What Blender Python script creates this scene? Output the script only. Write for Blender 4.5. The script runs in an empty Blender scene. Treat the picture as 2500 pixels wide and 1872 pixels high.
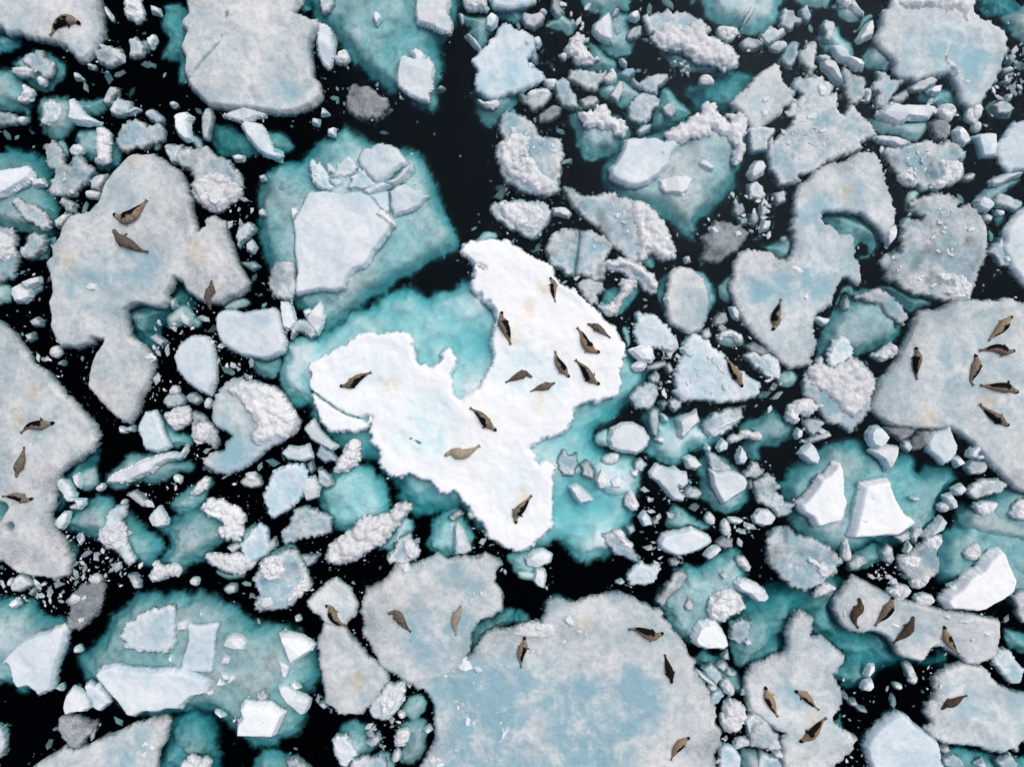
import bpy, math, random
import numpy as np
from mathutils import Vector

# ------------------------------------------------------------------ camera, sky, sun, exposure
SC = bpy.context.scene
COL = SC.collection
CAM_H = 33.0                       # metres above the water
FIELD_W = 47.0                     # metres of water across the frame
cam_data = bpy.data.cameras.new('drone_camera')
cam_data.sensor_width = 36.0
cam_data.lens = 36.0 * CAM_H / FIELD_W
cam_data.clip_start = 0.5
cam_data.clip_end = 600.0
cam = bpy.data.objects.new('drone_camera', cam_data)
cam.location = (0, 0, CAM_H)
COL.objects.link(cam)
SC.camera = cam

SUN_EL, SUN_AZ = math.radians(62), math.radians(40)     # azimuth measured clockwise from +Y
world = bpy.data.worlds.new('World')
SC.world = world
world.use_nodes = True
wn = world.node_tree.nodes
sky = wn.new('ShaderNodeTexSky')
sky.sky_type = 'NISHITA'
sky.sun_disc = False
sky.sun_elevation = SUN_EL
sky.sun_rotation = SUN_AZ
sky.dust_density = 4.0
sky.air_density = 0.7
sky.ozone_density = 0.6
wn['Background'].inputs['Strength'].default_value = 0.125
world.node_tree.links.new(sky.outputs[0], wn['Background'].inputs['Color'])

sun_data = bpy.data.lights.new('sun', 'SUN')
sun_data.energy = 1.2
sun_data.angle = math.radians(60)
sun_data.color = (1.0, 0.955, 0.85)
sun = bpy.data.objects.new('sun', sun_data)
sd = Vector((math.sin(SUN_AZ) * math.cos(SUN_EL), math.cos(SUN_AZ) * math.cos(SUN_EL), math.sin(SUN_EL)))
sun.rotation_euler = (-sd).to_track_quat('-Z', 'Y').to_euler()
sun.location = (0, 0, 30)
COL.objects.link(sun)

SC.view_settings.view_transform = 'Standard'
SC.view_settings.look = 'None'
SC.view_settings.exposure = 0.12
SC.view_settings.gamma = 1.0

SC.cycles.max_bounces = 6
SC.cycles.diffuse_bounces = 3
SC.cycles.glossy_bounces = 2
SC.cycles.transmission_bounces = 2
SC.cycles.transparent_max_bounces = 16

rng = np.random.default_rng(7)
random.seed(7)
K = FIELD_W / 2500.0               # metres per photograph pixel on the water


def px(u, v, z=0.0):
    """photograph pixel -> point at height z (the camera looks straight down)"""
    f = K * (CAM_H - z) / CAM_H
    return (u - 1250.0) * f, -(v - 936.0) * f


# ------------------------------------------------------------------ noise
def _hash(ix, iy, seed):
    h = (ix.astype(np.int64) * 374761393 + iy.astype(np.int64) * 668265263 + seed * 1274126177) & 0xFFFFFFFF
    h = ((h ^ (h >> 13)) * 1274126177) & 0xFFFFFFFF
    h = ((h ^ (h >> 16)) * 2246822519) & 0xFFFFFFFF
    return ((h ^ (h >> 15)) & 0xFFFFFF) / float(0xFFFFFF)


def vnoise(x, y, seed):
    ix, iy = np.floor(x), np.floor(y)
    fx, fy = x - ix, y - iy
    fx, fy = fx * fx * (3 - 2 * fx), fy * fy * (3 - 2 * fy)
    a, b = _hash(ix, iy, seed), _hash(ix + 1, iy, seed)
    c, d = _hash(ix, iy + 1, seed), _hash(ix + 1, iy + 1, seed)
    return (a + (b - a) * fx) * (1 - fy) + (c + (d - c) * fx) * fy


def fbm(x, y, scale, seed, octs=4, gain=0.5):
    """about -1 .. 1, feature size 'scale' metres"""
    v, amp, tot, f = 0.0, 1.0, 0.0, 1.0 / scale
    for o in range(octs):
        v = v + amp * (vnoise(x * f + 13.7 * o, y * f - 7.1 * o, seed + o) * 2 - 1)
        tot += amp
        amp *= gain
        f *= 2.03
    return v / tot * 1.6


def worley(x, y, scale, seed):
    """distance to nearest cell point (0..~1) and that cell's random value"""
    X, Y = x / scale, y / scale
    ix, iy = np.floor(X), np.floor(Y)
    best = np.full(X.shape, 9.0)
    val = np.zeros(X.shape)
    for dx in (-1, 0, 1):
        for dy in (-1, 0, 1):
            cx, cy = ix + dx, iy + dy
            d = np.hypot(cx + _hash(cx, cy, seed) - X, cy + _hash(cx, cy, seed + 5) - Y)
            v = _hash(cx, cy, seed + 9)
            m = d < best
            best = np.where(m, d, best)
            val = np.where(m, v, val)
    return best, val


def smooth(t):
    t = np.clip(t, 0, 1)
    return t * t * (3 - 2 * t)


def sdf(pts, X, Y):
    """signed distance to a polygon, positive inside"""
    P = np.asarray(pts)
    d2 = np.full(X.shape, 1e18)
    inside = np.zeros(X.shape, bool)
    n = len(P)
    for i in range(n):
        ax, ay = P[i]
        bx, by = P[(i + 1) % n]
        ex, ey = bx - ax, by - ay
        wx, wy = X - ax, Y - ay
        t = np.clip((wx * ex + wy * ey) / max(ex * ex + ey * ey, 1e-12), 0, 1)
        d2 = np.minimum(d2, (wx - ex * t) ** 2 + (wy - ey * t) ** 2)
        if ay != by:
            c = ((ay > Y) != (by > Y)) & (X < (bx - ax) * (Y - ay) / (by - ay) + ax)
            inside ^= c
    d = np.sqrt(d2)
    return np.where(inside, d, -d)


def chaikin(P, n=1):
    P = np.asarray(P, float)
    for _ in range(n):
        Q = np.roll(P, -1, axis=0)
        P = np.stack([P * 0.75 + Q * 0.25, P * 0.25 + Q * 0.75], 1).reshape(-1, 2)
    return P


def area(P):
    x, y = P[:, 0], P[:, 1]
    return abs(np.dot(x, np.roll(y, -1)) - np.dot(y, np.roll(x, -1))) / 2


# ------------------------------------------------------------------ materials
def new_mat(name):
    m = bpy.data.materials.new(name)
    m.use_nodes = True
    nt = m.node_tree
    for n in list(nt.nodes):
        nt.nodes.remove(n)
    out = nt.nodes.new('ShaderNodeOutputMaterial')
    b = nt.nodes.new('ShaderNodeBsdfPrincipled')
    nt.links.new(b.outputs[0], out.inputs['Surface'])
    return m, nt, b, out


def nd(nt, typ, **kw):
    n = nt.nodes.new(typ)
    for k, v in kw.items():
        setattr(n, k, v)
    return n


def mixc(nt, fac, a, b, blend='MIX'):
    n = nd(nt, 'ShaderNodeMix', data_type='RGBA', blend_type=blend)
    for s, v in ((0, fac), (6, a), (7, b)):
        if hasattr(v, 'links'):
            nt.links.new(v, n.inputs[s])
        elif s == 0:
            n.inputs[0].default_value = v
        else:
            n.inputs[s].default_value = (*v, 1)
    return n.outputs[2]


def mrange(nt, v, a, b, c=0.0, d=1.0):
    n = nd(nt, 'ShaderNodeMapRange')
    nt.links.new(v, n.inputs[0])
    for i, x in enumerate((a, b, c, d)):
        n.inputs[i + 1].default_value = x
    return n.outputs[0]


def mathn(nt, op, a, b=None):
    n = nd(nt, 'ShaderNodeMath', operation=op)
    for i, v in enumerate((a, b)):
        if v is None:
            continue
        if hasattr(v, 'links'):
            nt.links.new(v, n.inputs[i])
        else:
            n.inputs[i].default_value = v
    return n.outputs[0]


def noise_tex(nt, scale, detail=4, rough=0.55, dist=0.0):
    geo = nt.nodes.get('geo') or nd(nt, 'ShaderNodeNewGeometry', name='geo')
    t = nd(nt, 'ShaderNodeTexNoise')
    t.inputs['Scale'].default_value = scale
    t.inputs['Detail'].default_value = detail
    t.inputs['Roughness'].default_value = rough
    t.inputs['Distortion'].default_value = dist
    nt.links.new(geo.outputs['Position'], t.inputs['Vector'])
    return t.outputs['Fac']


def attr(nt, name):
    a = nd(nt, 'ShaderNodeAttribute', attribute_name=name)
    return a.outputs['Fac']


def ice_mat(name, light, dark, wetc, grain=0.35, patch=0.5, rough=0.75, bump=0.25, vary=0.12, spec=0.25, sss=0.0, thin=False):
    """snow or ice: patches and grain of a lighter and a darker own colour, bluer where 'wet', yellow where 'stain'"""
    m, nt, b, out = new_mat(name)
    cloud = noise_tex(nt, 0.75, 9, 0.64, 0.6)
    mid = noise_tex(nt, 3.6, 6, 0.66, 0.3)
    fine = noise_tex(nt, 15.0, 4, 0.75)
    p = mathn(nt, 'MULTIPLY', mrange(nt, cloud, 0.42, 0.64), patch)
    q = mathn(nt, 'MULTIPLY', mrange(nt, mid, 0.46, 0.66), patch * 0.8)
    r = mathn(nt, 'MULTIPLY', mrange(nt, fine, 0.44, 0.62), grain)
    f = nd(nt, 'ShaderNodeMath', operation='ADD', use_clamp=True)
    broad = mathn(nt, 'MULTIPLY', mrange(nt, noise_tex(nt, 0.2, 3, 0.5), 0.42, 0.62), patch * 0.35)
    rimf = mathn(nt, 'MULTIPLY', attr(nt, 'rim'), mrange(nt, fine, 0.36, 0.58, 0.25, 1.0))
    nt.links.new(mathn(nt, 'ADD', mathn(nt, 'ADD', p, q), mathn(nt, 'ADD', broad, rimf)), f.inputs[0])
    nt.links.new(r, f.inputs[1])
    c = mixc(nt, f.outputs[0], light, dark)
    w = attr(nt, 'wet')
    wmod = mathn(nt, 'ADD', mrange(nt, cloud, 0.36, 0.64, 0.35, 1.45), mrange(nt, mid, 0.35, 0.65, -0.14, 0.14))
    wn_ = mathn(nt, 'MULTIPLY', w, wmod)
    wcl = nd(nt, 'ShaderNodeClamp')
    nt.links.new(wn_, wcl.inputs[0])
    grainwet = mixc(nt, r, wetc, tuple(min(1, x * 1.5) for x in wetc))
    c = mixc(nt, wcl.outputs[0], c, grainwet)
    st = mathn(nt, 'MULTIPLY', attr(nt, 'stain'), mrange(nt, mid, 0.3, 0.62))
    c = mixc(nt, st, c, (0.70, 0.52, 0.20))
    oi = nd(nt, 'ShaderNodeObjectInfo')
    v = mrange(nt, oi.outputs['Random'], 0, 1, 1 - vary, 1.0)
    vv = nd(nt, 'ShaderNodeCombineColor')
    for i in range(3):
        nt.links.new(v, vv.inputs[i])
    c = mixc(nt, 1.0, c, vv.outputs[0], 'MULTIPLY')
    nt.links.new(c, b.inputs['Base Color'])
    b.inputs['Roughness'].default_value = rough
    b.inputs['Specular IOR Level'].default_value = spec
    if sss:
        b.inputs['Subsurface Weight'].default_value = sss
        b.inputs['Subsurface Radius'].default_value = (0.03, 0.06, 0.09)
        b.inputs['Subsurface Scale'].default_value = 1.0
    bp = nd(nt, 'ShaderNodeBump')
    bp.inputs['Strength'].default_value = bump
    bp.inputs['Distance'].default_value = 0.05
    hh = mathn(nt, 'ADD', fine, mathn(nt, 'MULTIPLY', mid, 2.0))
    nt.links.new(hh, bp.inputs['Height'])
    nt.links.new(bp.outputs[0], b.inputs['Normal'])
    if thin:
        tr = nd(nt, 'ShaderNodeBsdfTransparent')
        mx = nd(nt, 'ShaderNodeMixShader')
        nt.links.new(attr(nt, 'thin'), mx.inputs[0])
        nt.links.new(b.outputs[0], mx.inputs[1])
        nt.links.new(tr.outputs[0], mx.inputs[2])
        nt.links.new(mx.outputs[0], out.inputs['Surface'])
    return m


MAT = {
    'H': ice_mat('bright_snow', (0.95, 0.96, 0.95), (0.80, 0.87, 0.90), (0.50, 0.77, 0.84), 0.3, 0.40, vary=0.0, bump=0.14),
    'F': ice_mat('grey_snow', (0.87, 0.885, 0.87), (0.335, 0.37, 0.395), (0.29, 0.48, 0.55), 0.20, 0.36, vary=0.12, bump=0.25, thin=True),
    'L': ice_mat('clean_slab', (0.88, 0.91, 0.92), (0.58, 0.69, 0.75), (0.40, 0.57, 0.64), 0.25, 0.4, vary=0.10, bump=0.15),
    'W': ice_mat('wet_ice', (0.90, 0.92, 0.92), (0.34, 0.44, 0.49), (0.28, 0.47, 0.54), 0.4, 0.5, rough=0.5, vary=0.25, bump=0.45, thin=True),
    'A': ice_mat('pale_blue_ice', (0.85, 0.90, 0.91), (0.48, 0.62, 0.69), (0.42, 0.61, 0.68), 0.2, 0.45, rough=0.5, vary=0.12, bump=0.3),
    'G': ice_mat('dirty_ice', (0.52, 0.55, 0.58), (0.17, 0.19, 0.21), (0.19, 0.25, 0.28), 0.5, 0.5, rough=0.6, vary=0.2, bump=0.5, thin=True),
    'C': ice_mat('white_ice', (0.92, 0.94, 0.95), (0.62, 0.72, 0.77), (0.50, 0.66, 0.72), 0.2, 0.35, rough=0.6, vary=0.18, bump=0.15),
    'R': ice_mat('granular_snow', (0.93, 0.94, 0.94), (0.48, 0.53, 0.58), (0.42, 0.54, 0.59), 0.45, 0.25, bump=0.55, vary=0.12),
    'S': ice_mat('submerged_ice', (0.94, 0.97, 0.97), (0.62, 0.74, 0.76), (0.5, 0.6, 0.6), 0.08, 0.5, vary=0.08, thin=True),
    'T': ice_mat('grey_submerged_ice', (0.78, 0.83, 0.84), (0.32, 0.40, 0.42), (0.5, 0.6, 0.6), 0.10, 0.52, vary=0.25, thin=True),  # darker copy of the sunken ice, dimming towards the frame edges put into its colour
}


def water_mat():
    m, nt, b, out = new_mat('sea_water')
    nt.nodes.remove(b)
    tr = nd(nt, 'ShaderNodeBsdfTransparent')
    gl = nd(nt, 'ShaderNodeBsdfGlossy')
    gl.inputs['Roughness'].default_value = 0.12
    gl.inputs['Color'].default_value = (0.45, 0.7, 1.0, 1)
    mx = nd(nt, 'ShaderNodeMixShader')
    fr = nd(nt, 'ShaderNodeFresnel')
    fr.inputs['IOR'].default_value = 1.15
    bp = nd(nt, 'ShaderNodeBump')
    bp.inputs['Strength'].default_value = 0.15
    bp.inputs['Distance'].default_value = 0.02
    nt.links.new(noise_tex(nt, 4.0, 3), bp.inputs['Height'])
    nt.links.new(bp.outputs[0], gl.inputs['Normal'])
    nt.links.new(bp.outputs[0], fr.inputs['Normal'])
    nt.links.new(fr.outputs[0], mx.inputs[0])
    nt.links.new(tr.outputs[0], mx.inputs[1])
    nt.links.new(gl.outputs[0], mx.inputs[2])
    nt.links.new(mx.outputs[0], out.inputs['Surface'])
    ab = nd(nt, 'ShaderNodeVolumeAbsorption')
    ab.inputs['Color'].default_value = (0.44, 0.832, 0.86, 1)
    ab.inputs['Density'].default_value = 2.5
    nt.links.new(ab.outputs[0], out.inputs['Volume'])
    return m


# ------------------------------------------------------------------ object helpers
def link(name, verts, faces, mat, parent=None, smooth_shade=True, attrs=None):
    me = bpy.data.meshes.new(name)
    if isinstance(faces, np.ndarray):
        me.vertices.add(len(verts))
        me.vertices.foreach_set('co', np.asarray(verts, np.float32).ravel())
        n, k = faces.shape
        me.loops.add(n * k)
        me.loops.foreach_set('vertex_index', faces.astype(np.int32).ravel())
        me.polygons.add(n)
        me.polygons.foreach_set('loop_start', np.arange(0, n * k, k, dtype=np.int32))
        me.update(calc_edges=True)
        me.validate()
    else:
        me.from_pydata([tuple(v) for v in verts], [], faces)
    if attrs:
        for k_, a in attrs.items():
            at = me.attributes.new(k_, 'FLOAT', 'POINT')
            at.data.foreach_set('value', np.asarray(a, np.float32))
    me.polygons.foreach_set('use_smooth', [smooth_shade] * len(me.polygons))
    me.materials.append(mat)
    o = bpy.data.objects.new(name, me)
    COL.objects.link(o)
    if parent is not None:
        o.parent = parent
        o.matrix_parent_inverse = parent.matrix_world.inverted()
    return o


def tag(o, label=None, cat=None, group=None, kind=None):
    for k, v in (('label', label), ('category', cat), ('group', group), ('kind', kind)):
        if v:
            o[k] = v
    return o


# ------------------------------------------------------------------ the sea
def box(name, lo, hi, mat):
    v = [(x, y, z) for x in (lo[0], hi[0]) for y in (lo[1], hi[1]) for z in (lo[2], hi[2])]
    f = [(0, 1, 3, 2), (4, 6, 7, 5), (0, 4, 5, 1), (2, 3, 7, 6), (0, 2, 6, 4), (1, 5, 7, 3)]
    return link(name, v, f, mat, smooth_shade=False)


tag(box('water', (-150, -150, -14), (150, 150, 0), water_mat()), kind='structure')
mm, nt_, b_, o_ = new_mat('dark_silt')
nt_.links.new(mixc(nt_, noise_tex(nt_, 0.5), (0.03, 0.035, 0.04), (0.06, 0.06, 0.06)), b_.inputs['Base Color'])
b_.inputs['Roughness'].default_value = 0.95
tag(box('seabed', (-160, -160, -16), (160, 160, -14.2), mm), kind='structure')

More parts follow.
